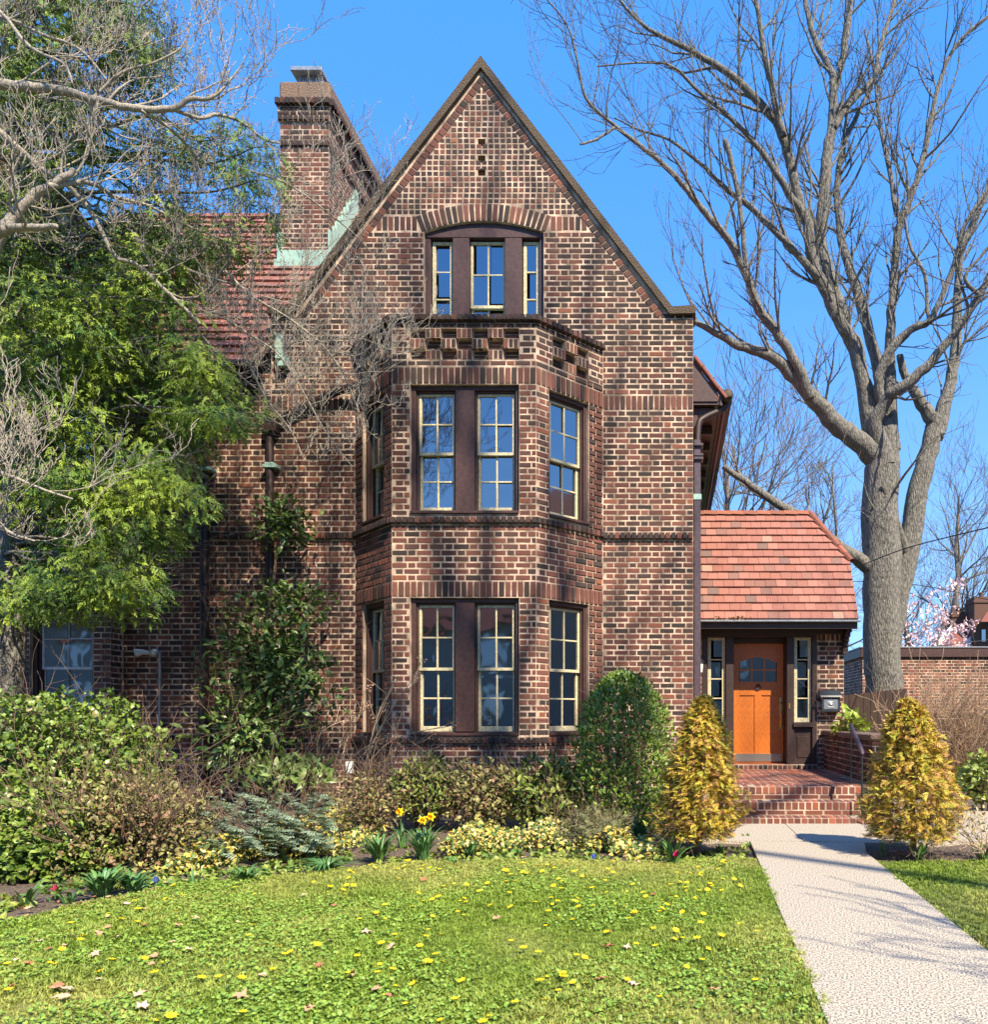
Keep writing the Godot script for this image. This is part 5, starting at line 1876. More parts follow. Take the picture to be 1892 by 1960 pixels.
	for k in 15:
		var foot := P(665 + cr.randf_range(-50, 50), 1560, 9.0)
		foot.y = 0.0
		var tx := cr.randf_range(640, 880)
		var ty := cr.randf_range(1230, 1420) + maxf(0.0, tx - 760) * 0.5
		var top := P(tx, ty, 8.95 + cr.randf_range(-0.5, 0.3))
		var mid := foot.lerp(top, 0.5) + Vector3(cr.randf_range(-0.3, 0.05), cr.randf_range(0.05, 0.35), cr.randf_range(-0.1, 0.2))
		var sp := smooth_path(PackedVector3Array([foot, mid, top]), PackedFloat32Array([0.009, 0.007, 0.0035]), 5)
		b.tube(sp[0], sp[1], 5, false)
		tips.append(top)
		for j in 3:
			var at: Vector3 = sp[0][4 + j * 2]
			var sub := []
			branch(b, cr, at, (top - foot).normalized() + rdir(cr) * 0.8, 0.4, 0.005, 0, {"up": 0.03, "wander": 0.3, "forks": 1, "spread": 0.8, "shrink": 1.0, "least": 0.002}, sub)
			if cr.randf() < 0.4: tips.append(sub[0][0])
	part("canes", b.done(), M.dry_stem, dh)
	ts = []
	cs = []
	for tp in tips:
		for j in 16:
			var d := rdir(cr)
			ts.append(Transform3D(facing(d, rdir(cr), cr.randf_range(0.018, 0.03)), tp + d * cr.randf_range(0.01, 0.055)))
			cs.append(Color(0.48, 0.34, 0.22).lerp(Color(0.30, 0.18, 0.11), cr.randf()))
	scatter("dry_flower_heads", round, M.dry_leaf, ts, cs, dh)
	# tangle of brown stems left of the juniper
	var tb := thing("bare_shrub", "leafless brown many-stemmed shrub between hedge and wall, left of the evergreen shrub", "shrub")
	part("stem", stems_mesh(98, Vector3(P(390, 1560, 7.6).x, 0, -7.6), 9, Vector3(0.4, 0.42, 0.3), 0.014, {"up": 0.06, "wander": 0.35, "forks": 2, "spread": 0.9, "shrink": 0.9, "least": 0.003}, 2), M.dry_stem, tb)
	# low bare shrub at the right edge
	var rb := thing("bare_shrub", "low twiggy shrub with a few pale leaves at the right edge, beside the walk", "shrub")
	part("stem", stems_mesh(99, Vector3(P(1880, 1640, 6.8).x, 0, -6.8), 7, Vector3(0.35, 0.42, 0.3), 0.009, {"up": 0.04, "wander": 0.4, "forks": 3, "spread": 1.0, "shrink": 0.9, "least": 0.002}, 2), M.dry_stem, rb)
	var rbl := leaves_from(cloud(r, 170, P(1880, 1585, 6.8), Vector3(0.28, 0.22, 0.25), 0.5, 0.2, 5), r, 0.04, [Color(0.35, 0.28, 0.10), Color(0.45, 0.4, 0.2), Color(0.3, 0.25, 0.1), 0.2], 0.6, 0.3)
	scatter("foliage", small, M.leaf, rbl[0], rbl[1], rb)
	# variegated yellow ground cover, three patches
	var vl := leaf_mesh(0.55, 0.15, 0.15)
	var vp := [[[340, 1668], [430, 1655], [560, 1625], [640, 1640], 520, "left patch of yellow and cream leaved plants below the juniper"], [[520, 1620], [600, 1590], [680, 1575], [700, 1622], 560, "patch of yellow and cream leaved plants left of the daffodil clumps"], [[870, 1635], [960, 1618], [1130, 1622], [1270, 1640], 1050, "long patch of yellow and cream leaved plants along the lawn below the bay"]]
	for k in 3:
		var t := thing("variegated_plant", vp[k][5], "ground cover", Vector3.ZERO, "yellow variegated plants edging the bed")
		ts = []
		cs = []
		var mb := MB.new()
		for j in vp[k][4]:
			var f := r.randf() * 3.0
			var i := int(f)
			i = mini(i, 2)
			var e: Array = vp[k]
			var a := Vector2(e[i][0], e[i][1]).lerp(Vector2(e[i + 1][0], e[i + 1][1]), f - i)
			var g := G(a.x, a.y) + Vector3(r.randf_range(-0.12, 0.12), 0, r.randf_range(-0.35, 0.28))
			var hgt := r.randf_range(0.02, 0.21) * (0.75 + 0.4 * sin(a.x * 0.05))
			var top := g + Vector3(r.randf_range(-0.05, 0.05), hgt, r.randf_range(-0.02, 0.06))
			if j % 5 == 0: mb.tube(PackedVector3Array([g, g.lerp(top, 0.5) + rdir(r) * 0.01, top]), PackedFloat32Array([0.003, 0.0025, 0.002]), 4, false)
			for w in 5:
				var d := (rdir(r) + Vector3(0, 0.35, 0.35)).normalized()
				var s := r.randf_range(0.03, 0.062)
				ts.append(Transform3D(facing(d, UP + Vector3(0, 0, 0.6) + rdir(r) * 0.6, s), top + rdir(r) * 0.03))
				var u := r.randf()
				cs.append((Color(0.60, 0.50, 0.11) if u < 0.32 else (Color(0.68, 0.60, 0.27) if u < 0.48 else (Color(0.52, 0.37, 0.04) if u < 0.60 else Color(0.12, 0.2, 0.05)))) * r.randf_range(0.75, 1.05))
		scatter("foliage", vl, M.leaf, ts, cs, t)
		part("stem", mb.done(), M.stem, t)
	# low weeds and seedlings along the front of the bed
	var wl := leaf_mesh(0.7, 0.2, 0.1)
	var wt := []
	var wc := []
	for k in 1500:
		var px := r.randf_range(-60, 1440)
		var f := 0.0
		var edge := 1655.0
		if px < 1000: edge = lerpf(1768.0, 1655.0, sqrt(clampf(px / 900.0, 0.0, 1.0)))
		var g := G(px, edge - absf(r.randfn(0.0, 18.0)) - 2.0)
		if r.randf() > 0.35 + 0.7 * gn.get_noise_2d(g.x * 40, g.z * 40 + 12.0): continue
		var tone := r.randf()
		for j in 5:
			var d := Vector3(r.randf_range(-1, 1), r.randf_range(0.2, 1.2), r.randf_range(-1, 1))
			wt.append(Transform3D(facing(d, UP + rdir(r) * 0.4, r.randf_range(0.025, 0.07)), g + rdir(r) * Vector3(0.03, 0.0, 0.03)))
			wc.append(Color(0.09, 0.19, 0.03).lerp(Color(0.30, 0.34, 0.06), clampf(tone + r.randf_range(-0.2, 0.2), 0, 1)))
	tag(many("bed_weeds", wl, M.leaf, wt, wc, self, "stuff"), "low green weeds and seedlings on the soil along the lawn edge", "ground cover", "", "stuff")
	# spring bulbs
	var d1 := clump("daffodil_clump", "clump of blue-green daffodil leaves with two orange-yellow flowers", "flower", G(810, 1650), straps(90, 1, 0.40, 0.013, 0.24, 0.28), "daffodil clumps at the lawn edge")
	daffodil_head(d1, Vector3(0.02, 0, 0), Vector3(0.01, 0.37, 0.05), Vector3(0.3, 0.1, 0.9).normalized(), 0.8)
	daffodil_head(d1, Vector3(0.05, 0, 0), Vector3(0.08, 0.40, 0.04), Vector3(0.1, 0.1, 0.9).normalized(), 0.8)
	clump("bulb_leaves", "broad green strap leaves at the lawn edge between hedge and juniper", "flower", G(255, 1712), straps(40, 31, 0.26, 0.015, 0.2, 0.4), "green bulb leaves in the bed")
	clump("bulb_leaves", "green strap leaves in front of the long variegated patch, right of the flowering daffodils", "flower", G(900, 1640), straps(30, 32, 0.22, 0.012, 0.18, 0.4), "green bulb leaves in the bed")
	clump("bulb_leaves", "strap leaves at the lawn edge below the left variegated patch", "flower", G(470, 1690), straps(36, 33, 0.22, 0.012, 0.2, 0.5), "green bulb leaves in the bed")
	var d2 := clump("daffodil_clump", "clump of daffodil leaves without flowers, left of the flowering clump", "flower", G(725, 1652), straps(90, 2, 0.34, 0.012, 0.26, 0.3), "daffodil clumps at the lawn edge")
	var d3 := clump("daffodil_clump", "single yellow daffodil behind the two leafy clumps", "flower", G(770, 1625), straps(24, 3, 0.34, 0.010, 0.16, 0.3), "daffodil clumps at the lawn edge")
	daffodil_head(d3, Vector3.ZERO, Vector3(-0.01, 0.36, 0.03), Vector3(-0.2, 0.2, 0.9).normalized(), 0.85)
	clump("bulb_leaves", "arching clump of narrow green leaves before the yellow leaved plants", "flower", G(625, 1668), straps(60, 4, 0.22, 0.012, 0.34, 0.7), "green bulb leaves in the bed")
	clump("bulb_leaves", "thick clump of green strap leaves at the lawn edge in front of the brown shrub", "flower", G(195, 1722), straps(60, 5, 0.34, 0.017, 0.24, 0.4), "green bulb leaves in the bed")
	clump("bulb_leaves", "sparse dark strap leaves at the far left in front of the hedge", "flower", G(50, 1735), straps(9, 6, 0.26, 0.012, 0.28, 0.3), "green bulb leaves in the bed")
	clump("bulb_leaves", "two or three upright leaves at the bed edge left of the yellow leaved plants", "flower", G(372, 1700), straps(7, 7, 0.26, 0.010, 0.08, 0.2), "green bulb leaves in the bed")
	clump("bulb_leaves", "small leaves beside the pink flower left in the bed", "flower", G(130, 1730), straps(10, 8, 0.15, 0.014, 0.14, 0.4), "green bulb leaves in the bed")
	clump("bulb_leaves", "leaves among the fallen leaves right of the thick clump", "flower", G(268, 1712), straps(9, 9, 0.16, 0.014, 0.14, 0.4), "green bulb leaves in the bed")
	clump("bulb_leaves", "blue-green leaves standing behind the long variegated patch", "flower", G(1020, 1605), straps(22, 10, 0.28, 0.012, 0.2, 0.5), "green bulb leaves in the bed")
	clump("bulb_leaves", "bluish bulb leaves at the foot of the clipped egg-shaped shrub", "flower", G(1225, 1612), straps(30, 11, 0.36, 0.014, 0.16, 0.3), "green bulb leaves in the bed")
	clump("bulb_leaves", "green leaves in the right half of the long variegated patch", "flower", G(1165, 1632), straps(10, 12, 0.20, 0.010, 0.08, 0.2), "green bulb leaves in the bed")
	clump("bulb_leaves", "broad bright leaves in the soil before the right golden shrub", "flower", G(1760, 1652), straps(12, 13, 0.25, 0.028, 0.12, 0.25), "green bulb leaves in the bed")
	clump("bulb_leaves", "narrow pair of leaves left of the right golden shrub's trunk", "flower", G(1693, 1637), straps(4, 14, 0.19, 0.014, 0.03, 0.1), "green bulb leaves in the bed")
	clump("bulb_leaves", "green leaves at the right edge under the low twiggy shrub", "flower", G(1884, 1648), straps(11, 15, 0.22, 0.02, 0.12, 0.3), "green bulb leaves in the bed")
	clump("bulb_leaves", "small leaves far right behind the walk", "flower", G(1800, 1530), straps(10, 16, 0.25, 0.02, 0.14, 0.3), "green bulb leaves in the bed")
	clump("bulb_leaves", "broad leaf pair at the left end of the long variegated patch", "flower", G(872, 1655), straps(4, 17, 0.14, 0.022, 0.12, 0.5), "green bulb leaves in the bed")
	var tu := clump("tulip", "pink tulip with grey-green leaves at the right end of the bed", "flower", G(1290, 1658), straps(16, 18, 0.36, 0.022, 0.2, 0.35))
	for e in [[tu, Vector3(0.02, 0.11, 0.06), Color(0.75, 0.06, 0.24)], [clump("pink_flower", "small pink-red flower at the bed edge, far left", "flower", G(106, 1728), straps(4, 19, 0.08, 0.01, 0.06, 0.4)), Vector3(0, 0.1, 0.01), Color(0.6, 0.1, 0.16)], [clump("blue_flower", "small blue flower among fallen leaves at the left bed edge", "flower", G(298, 1706), straps(4, 20, 0.06, 0.006, 0.06, 0.4)), Vector3(0, 0.08, 0.0), Color(0.12, 0.18, 0.62)], [clump("blue_flower", "small blue flower at the front of the long variegated patch", "flower", G(1137, 1656), straps(4, 21, 0.06, 0.006, 0.06, 0.4)), Vector3(0, 0.07, 0.0), Color(0.12, 0.18, 0.62)]]:
		var hb := MB.new()
		var s: float = 0.028 if e[0] == tu else 0.02
		for kk in 2:
			for k in 6:
				var a := TAU * k / 6.0 + kk * 0.5
				var o := Vector3(cos(a), 0, sin(a)) * s * (1.0 - 0.3 * kk)
				var sd := Vector3(-sin(a), 0, cos(a)) * s * 0.55
				var p0: Vector3 = e[1]
				hb.quad(p0 - UP * s, p0 + o + sd, p0 + o * 0.6 + UP * s * 1.5, p0 + o - sd)
		var pm := leafy("petal_%d" % taken.size(), 0.5, 0.5)
		pm.albedo_color = Color(e[2].r, e[2].g, e[2].b).linear_to_srgb()
		part("petals", hb.done(), pm, e[0])
		var sk := MB.new()
		sk.rod(Vector3.ZERO, e[1] - UP * s, 0.003, 5)
		part("flower_stalk", sk.done(), M.flower_stem, e[0])

# ---------------------------------------------------------------- trees
func trees() -> void:
	var T := Transform2D(Vector2(0.4792, 0), Vector2(0, 0.4792), Vector2(985.4, 0))
	var st := {"up": 0.10, "wander": 0.20, "forks": 3, "spread": 0.9, "shrink": 0.95, "least": 0.005, "lift": 0.45, "long": 1.5, "thick": 0.035, "levels": 2}
	LIMB = 0.86
	var t := thing("bare_tree", "large leafless grey-barked tree with forked trunk behind the entry roof", "tree")
	var b := MB.new()
	var r := rg(201)
	b.col = Color.WHITE
	# trunk, followed in picture pixels
	var I := Transform2D.IDENTITY
	limb(b, I, 1.0, [1697, 1440, 46, 1694, 1330, 42, 1690, 1240, 40, 1689, 1150, 41, 1690, 1060, 43, 1686, 980, 41, 1690, 900, 38, 1694, 850, 32, 1692, 800, 16], 17.0, 17.0, r, st, 0.0, 0.15, 18)
	limb(b, I, 1.0, [1706, 1230, 24, 1724, 1130, 24, 1741, 1050, 25, 1757, 950, 23, 1775, 880, 21, 1793, 805, 19], 17.1, 17.4, r, st, 0.0, 0.15, 14)
	part("trunk", b.done(), M.bark, t)
	b = MB.new()
	limb(b, T, 0.4792, [1690, 1745, 42, 1672, 1680, 36, 1610, 1590, 26, 1560, 1500, 20, 1540, 1420, 16], 17.4, 17.2, r, st, 0.9)
	limb(b, T, 0.4792, [1680, 1745, 42, 1704, 1670, 38, 1735, 1560, 28, 1765, 1400, 24, 1770, 1200, 19, 1790, 1000, 16, 1900, 750, 12], 17.4, 18.2, r, st, 0.5)
	limb(b, T, 0.4792, [1470, 1850, 62, 1370, 1760, 48, 1280, 1690, 44, 1200, 1600, 38, 1100, 1490, 30, 1000, 1410, 25, 900, 1380, 20, 800, 1330, 16, 720, 1285, 12], 17.0, 15.5, r, st, 0.32, 0.25)
	limb(b, T, 0.4792, [1180, 1585, 26, 1130, 1460, 23, 1060, 1350, 22, 980, 1240, 21, 935, 1120, 20, 860, 970, 17, 760, 850, 15, 690, 760, 13, 600, 660, 12, 500, 580, 10, 400, 500, 8, 290, 400, 7, 250, 240, 5, 210, 100, 4, 130, 0, 3], 16.3, 13.8, r, st, 0.30, 0.1)
	limb(b, T, 0.4792, [400, 510, 7, 330, 555, 6, 262, 576, 5], 14.2, 13.9, r, st, 0.5, 0.3, 6)
	limb(b, T, 0.4792, [955, 1190, 16, 925, 1060, 13, 910, 900, 11, 880, 700, 12, 842, 560, 13], 15.9, 15.4, r, st, 0.8, 0.2, 8)
	limb(b, T, 0.4792, [1440, 1790, 48, 1400, 1600, 34, 1370, 1400, 32, 1310, 1300, 29, 1250, 1180, 28, 1190, 1050, 26, 1170, 900, 25, 1120, 750, 23, 1090, 600, 22, 1040, 480, 20, 920, 350, 17, 820, 270, 15, 700, 200, 12, 560, 130, 9, 480, 70, 7, 420, 0, 6], 17.0, 15.2, r, st, 0.30, 0.2)
	limb(b, T, 0.4792, [1075, 545, 17, 1050, 450, 15, 1020, 300, 14, 985, 130, 12, 965, -20, 10], 15.8, 15.4, r, st, 0.32)
	limb(b, T, 0.4792, [1215, 1110, 20, 1150, 1040, 17, 1060, 940, 15, 920, 810, 13, 830, 740, 11, 740, 650, 8, 620, 560, 6, 500, 520, 4, 400, 470, 3], 16.4, 15.0, r, st, 0.28)
	limb(b, T, 0.4792, [1150, 850, 18, 1095, 770, 16, 1030, 670, 14, 960, 570, 12, 850, 460, 10, 720, 350, 8, 640, 270, 6, 540, 250, 4, 330, 265, 3], 16.0, 14.6, r, st, 0.28)
	limb(b, T, 0.4792, [1490, 1860, 44, 1450, 1710, 38, 1410, 1560, 32, 1340, 1350, 29, 1270, 1130, 27, 1225, 950, 26, 1240, 780, 25, 1250, 600, 24, 1272, 480, 21, 1270, 300, 16, 1200, 160, 13, 1160, -10, 11], 16.8, 17.6, r, st, 0.32, 0.25)
	limb(b, T, 0.4792, [1275, 510, 18, 1350, 400, 15, 1440, 310, 13, 1460, 200, 11, 1520, 0, 9], 17.3, 18.0, r, st, 0.32)
	limb(b, T, 0.4792, [1290, 330, 14, 1325, 160, 13, 1345, -10, 12], 17.5, 17.7, r, st, 0.5)
	limb(b, T, 0.4792, [1505, 1830, 38, 1475, 1650, 32, 1440, 1420, 27, 1390, 1230, 25, 1330, 1050, 21, 1300, 900, 18, 1290, 750, 15, 1310, 600, 13, 1360, 480, 11, 1430, 330, 9, 1480, 120, 6], 17.2, 18.5, r, st, 0.32, 0.3)
	limb(b, T, 0.4792, [1510, 1800, 40, 1500, 1400, 23, 1510, 1200, 20, 1530, 950, 18, 1560, 850, 16, 1610, 720, 14, 1650, 560, 13, 1680, 400, 11, 1720, 270, 9, 1790, 150, 7, 1900, 60, 6], 17.0, 16.5, r, st, 0.30, 0.3)
	limb(b, T, 0.4792, [1530, 860, 13, 1500, 690, 11, 1460, 480, 9, 1440, 300, 7, 1400, 120, 5], 17.0, 17.4, r, st, 0.32)
	limb(b, T, 0.4792, [1460, 1800, 40, 1440, 1690, 33, 1490, 1590, 28, 1530, 1560, 27, 1620, 1490, 24, 1720, 1380, 20, 1800, 1270, 17, 1865, 1170, 15, 1910, 1080, 13], 16.9, 15.6, r, st, 0.6, 0.3)
	limb(b, T, 0.4792, [1860, 1180, 12, 1800, 1110, 8, 1860, 1030, 7, 1900, 980, 6], 15.7, 15.5, r, st, 0.5, 0.2, 7)
	limb(b, T, 0.4792, [1468, 1600, 26, 1455, 1500, 23, 1510, 1390, 20, 1580, 1320, 18, 1660, 1280, 16, 1700, 1200, 13, 1760, 1050, 12, 1800, 900, 10, 1900, 740, 7], 16.7, 15.8, r, st, 0.32)
	limb(b, T, 0.4792, [1665, 1290, 10, 1650, 1240, 9, 1640, 1100, 8, 1580, 980, 7, 1560, 870, 6], 16.3, 16.2, r, st, 0.6, 0.2, 7)
	limb(b, I, 1.0, [1672, 1090, 20, 1640, 1068, 15, 1600, 1042, 13, 1560, 1010, 12, 1500, 970, 10, 1440, 930, 8, 1385, 893, 6], 17.0, 15.4, r, st, 0.7, 0.3)
	limb(b, I, 1.0, [1735, 1060, 12, 1716, 1000, 9, 1690, 930, 7], 17.1, 16.6, r, st, 0.6, 0.3, 7)
	LIMB = 1.0
	part("crown", b.done(), M.bark, t)
	# bare trees farther away
	far_tree("bare_tree", "slender leafless tree behind the right eaves of the gabled house", P(1396, 1372, 27.0), 15.5, 0.24, 211, 20)
	far_tree("bare_tree", "leafless tree far behind the forked trunk, its crown low above the entry roof", P(1560, 1372, 44.0), 16.0, 0.32, 212, 26)
	far_tree("bare_tree", "leafless tree far off at the right edge above the garage", P(1850, 1372, 48.0), 19.0, 0.36, 213, 28)
	far_tree("bare_tree", "leafless tree in the distance between the big trunk and the tiled roof far right", P(1745, 1372, 55.0), 15.0, 0.34, 214, 26)
	far_tree("bare_tree", "distant leafless tree left of the forked trunk over the entry roof ridge", P(1460, 1372, 58.0), 15.0, 0.34, 215, 22)
	# pink blossom
	var m := thing("magnolia_tree", "pink blossoming tree behind the garage, right of the big trunk", "tree")
	b = MB.new()
	var mr := rg(221)
	var base := P(1770, 1372, 30.0)
	base.y = 0.0
	var tips := []
	b.tube(PackedVector3Array([base, base + Vector3(0.1, 1.6, 0)]), PackedFloat32Array([0.16, 0.12]), 8)
	for k in 16:
		var a := mr.randf_range(0, TAU)
		branch(b, mr, base + Vector3(0.1, mr.randf_range(1.2, 1.7), 0), Vector3(cos(a) * 0.8, 0.9, sin(a) * 0.8), mr.randf_range(1.8, 3.0), 0.06, 3, {"up": 0.06, "wander": 0.2, "forks": 2, "spread": 0.9, "shrink": 0.95, "least": 0.008}, tips)
	part("trunk", b.done(), M.far_bark, m)
	var ts := []
	var cs := []
	for e in tips:
		if mr.randf() > 0.9: continue
		for j in 9:
			var d := rdir(mr)
			ts.append(Transform3D(facing(d + UP * 0.5, rdir(mr), mr.randf_range(0.1, 0.2)), e[0] + d * mr.randf_range(0.02, 0.22)))
			cs.append(Color(0.72, 0.44, 0.50).lerp(Color(0.85, 0.66, 0.68), mr.randf()))
	scatter("blossom", leaf_mesh(0.6, 0.3, 0.2), M.petal, ts, cs, m)

func far_tree(called: String, label: String, at: Vector3, h: float, rad: float, sd: int, n: int, lv := 3, f0 := 0.3, thick := 0.45, lean := Vector3.ZERO) -> void:
	var t := thing(called, label, "tree", Vector3.ZERO, "bare trees behind the house" if lv == 3 else "street trees")
	var b := MB.new()
	var r := rg(sd)
	at.y = -0.1
	var pts := PackedVector3Array()
	var rd := PackedFloat32Array()
	var p := at
	for k in 10:
		pts.append(p)
		rd.append(rad * (1.0 - k / 10.5))
		p += Vector3(r.randf_range(-0.25, 0.25), h * 0.09, r.randf_range(-0.25, 0.25)) + lean
	b.tube(pts, rd, 8)
	part("trunk", b.done(), M.far_bark, t)
	b = MB.new()
	var st := {"up": 0.10, "wander": 0.2, "forks": 3, "spread": 0.9, "shrink": 1.0, "least": 0.01}
	for k in n:
		var f := r.randf_range(f0, 0.98)
		var q := pts[mini(int(f * 9.0), 9)] + Vector3(0, r.randf_range(0, h * 0.06), 0)
		var a := r.randf_range(0, TAU)
		branch(b, r, q, Vector3(cos(a), r.randf_range(0.3, 1.1), sin(a)), h * 0.30 * (1.25 - f * 0.8), rad * (0.34 if lv == 3 else thick) * (1.2 - f), lv, st)
	part("crown", b.done(), M.far_bark, t)

func left_trees() -> void:
	# evergreen with hanging sprays
	var t := thing("evergreen_tree", "large bright green evergreen with drooping scaly foliage in front of the left house", "tree")
	var r := rg(301)
	var b := MB.new()
	var Z := 8.9
	var foot := P(-6, 1372, Z)
	foot.y = 0.0
	var top := P(50, -160, Z)
	var sp := smooth_path(PackedVector3Array([foot, foot.lerp(top, 0.35) + Vector3(0.1, 0, 0), foot.lerp(top, 0.7), top]), PackedFloat32Array([0.19, 0.14, 0.08, 0.02]), 5)
	b.tube(sp[0], sp[1], 10)
	var sprays := [spray_mesh(7, 0.9, 21, 0.3), spray_mesh(8, 0.7, 22, 0.5)]
	var ts := [[], []]
	var cs := [[], []]
	var ns := FastNoiseLite.new()
	ns.seed = 12
	ns.frequency = 0.8
	# leafy clumps: [height in the picture, reach to the right in the picture]
	var reach := [[1185, 270], [1120, 300], [1050, 345], [980, 365], [900, 420], [830, 470], [760, 490], [690, 470], [620, 420], [560, 400], [500, 390], [460, 530], [400, 545], [320, 555], [240, 490], [200, 330], [100, 330], [0, 320], [-120, 240]]
	for k in 290:
		var u := r.randf()
		var py := lerpf(1165, -110, u)
		var rx := 300.0
		for i in reach.size() - 1:
			if py <= reach[i][0] and py >= reach[i + 1][0]:
				rx = lerpf(reach[i][1], reach[i + 1][1], (reach[i][0] - py) / (reach[i][0] - reach[i + 1][0]))
		var sparse := clampf((560.0 - py) / 160.0, 0.0, 1.0)
		if r.randf() < sparse * 0.12: continue
		var z := r.randf_range(7.9, 9.7)
		var c := P(lerpf(-90.0, rx - 40.0, pow(r.randf(), 0.75)), py, z)
		var on := foot.lerp(top, clampf((c.y + 0.3) / top.y, 0, 1))
		var half := Vector3(r.randf_range(0.32, 0.6), r.randf_range(0.18, 0.34), r.randf_range(0.3, 0.5))
		var bp := smooth_path(PackedVector3Array([on, on.lerp(c, 0.3) + rdir(r) * 0.14, on.lerp(c, 0.55) + Vector3(0, 0.12, 0) + rdir(r) * 0.16, on.lerp(c, 0.8) + rdir(r) * 0.12, c]), PackedFloat32Array([0.024, 0.02, 0.016, 0.011, 0.006]), 4)
		b.tube(bp[0], bp[1], 5, false)
		branch(b, r, c, (c - on), half.x, 0.007, 2, BUSHY)
		var nspr := int(lerpf(190.0, 130.0, sparse))
		if sparse > 0.5: half *= 0.85
		for j in nspr:
			var d := rdir(r)
			var p := c + d * half * pow(r.randf(), 0.4)
			p.y -= 0.25 * (p.x - c.x) * (p.x - c.x) / half.x
			var dir := (d * Vector3(1, 0.35, 1) + Vector3(0.25, -0.75, 0.3) + rdir(r) * 0.7).normalized()
			var s := r.randf_range(0.06, 0.15)
			var q := r.randi() % 2
			ts[q].append(Transform3D(facing(dir, d + UP * 0.5 + Vector3(0, 0, 0.5) + rdir(r) * 0.9, s), p))
			var nz := ns.get_noise_3d(p.x * 2.0, p.y * 2.0, p.z * 2.0)
			var cc := Color(0.05, 0.13, 0.02).lerp(Color(0.31, 0.41, 0.04), clampf(0.48 + nz * 1.1 + r.randf_range(-0.4, 0.4), 0, 1))
			if sparse > 0.5: cc = cc.lerp(Color(0.09, 0.16, 0.04), 0.45)
			cs[q].append(cc * r.randf_range(0.85, 1.15))
	part("trunk", b.done(), M.bark, t)
	for q in 2: scatter("crown", sprays[q], M.needle, ts[q], cs[q], t)
	# the separate dark tuft of hanging boughs before the chimney
	# bare tree reaching in from the left
	var T := Transform2D(Vector2(0.3646, 0), Vector2(0, 0.3646), Vector2.ZERO)
	var st := {"up": 0.26, "wander": 0.42, "forks": 3, "spread": 1.0, "shrink": 0.92, "least": 0.0036, "lift": 0.25, "long": 0.8, "thick": 0.014, "levels": 3}
	var w := thing("bare_tree", "pale grey twiggy leafless tree reaching in from the left before the evergreen", "tree")
	b = MB.new()
	var q := rg(311)
	b.col = Color.WHITE
	limb(b, Transform2D.IDENTITY, 1.0, [-150, 1480, 34, -140, 1300, 30, -130, 1000, 28, -110, 700, 26, -100, 420, 20, -110, 120, 12], 7.2, 7.2, q, st, 0.0, 0.15, 12)
	limb(b, Transform2D.IDENTITY, 1.0, [-75, 760, 16, -40, 560, 14, 0, 447, 12], 7.2, 7.2, q, st, 0.0, 0.15, 10)
	part("trunk", b.done(), M.pale_bark, w)
	b = MB.new()
	limb(b, T, 0.3646, [-250, 420, 26, 0, 445, 25, 150, 455, 23, 300, 470, 21, 450, 510, 20, 600, 550, 18, 740, 575, 17, 900, 570, 15, 1000, 520, 12, 1110, 515, 9, 1200, 430, 5, 1280, 330, 3], 7.2, 7.6, q, st, 0.22, 0.1)
	limb(b, T, 0.3646, [900, 570, 10, 1040, 620, 9, 1150, 600, 9, 1280, 650, 7, 1380, 730, 6, 1470, 750, 5], 7.5, 8.2, q, st, 0.22, 0.1)
	limb(b, T, 0.3646, [740, 580, 9, 900, 680, 8, 1000, 790, 7, 1060, 880, 5], 7.4, 8.0, q, st, 0.18, 0.1)
	limb(b, T, 0.3646, [-250, 1300, 40, 0, 1215, 31, 60, 1150, 28, 150, 1050, 24, 250, 980, 20, 340, 930, 16, 390, 890, 12], 7.0, 7.2, q, st, 0.2, 0.3)
	limb(b, T, 0.3646, [40, 1190, 20, 160, 1195, 18, 300, 1190, 14], 7.0, 7.0, q, st, 0.6, 0.4)
	limb(b, T, 0.3646, [250, 975, 15, 400, 955, 13, 500, 970, 12, 600, 1030, 10, 780, 1080, 8, 950, 1170, 7, 1100, 1230, 6, 1250, 1290, 4], 7.1, 8.4, q, st, 0.13, 0.1)
	limb(b, T, 0.3646, [-100, 640, 20, 0, 690, 17, 120, 800, 15, 240, 900, 13, 380, 1000, 12, 480, 1120, 11, 600, 1340, 11, 700, 1380, 12, 810, 1470, 11, 950, 1600, 9, 1050, 1700, 7], 7.1, 8.0, q, st, 0.13, 0.15)
	limb(b, T, 0.3646, [1000, 1570, 7, 1020, 1700, 6, 1090, 1800, 6, 1180, 1900, 5, 1280, 1990, 4, 1400, 2080, 3], 8.0, 8.6, q, st, 0.10, 0.05)
	limb(b, T, 0.3646, [700, 1250, 8, 860, 1330, 7, 1000, 1420, 7, 1180, 1480, 6, 1290, 1520, 5, 1300, 1620, 4], 7.8, 8.5, q, st, 0.11, 0.05)
	limb(b, T, 0.3646, [1150, 1650, 6, 1300, 1750, 5, 1450, 1850, 5, 1560, 2000, 4, 1700, 2250, 3, 1850, 2450, 2], 8.3, 8.9, q, st, 0.12, 0.05)
	limb(b, T, 0.3646, [1250, 880, 5, 1500, 960, 5, 1700, 1100, 4, 1850, 1220, 4, 1950, 1330, 3], 8.0, 8.8, q, st, 0.16, 0.2)
	limb(b, T, 0.3646, [-200, 130, 12, 0, 90, 10, 220, 180, 8, 420, 260, 6, 560, 420, 4], 7.2, 7.3, q, st, 0.22, 0.1)
	limb(b, T, 0.3646, [-200, -60, 12, 0, 60, 10, 160, 250, 8, 330, 330, 6, 380, 440, 4], 7.3, 7.0, q, st, 0.22, 0.1)
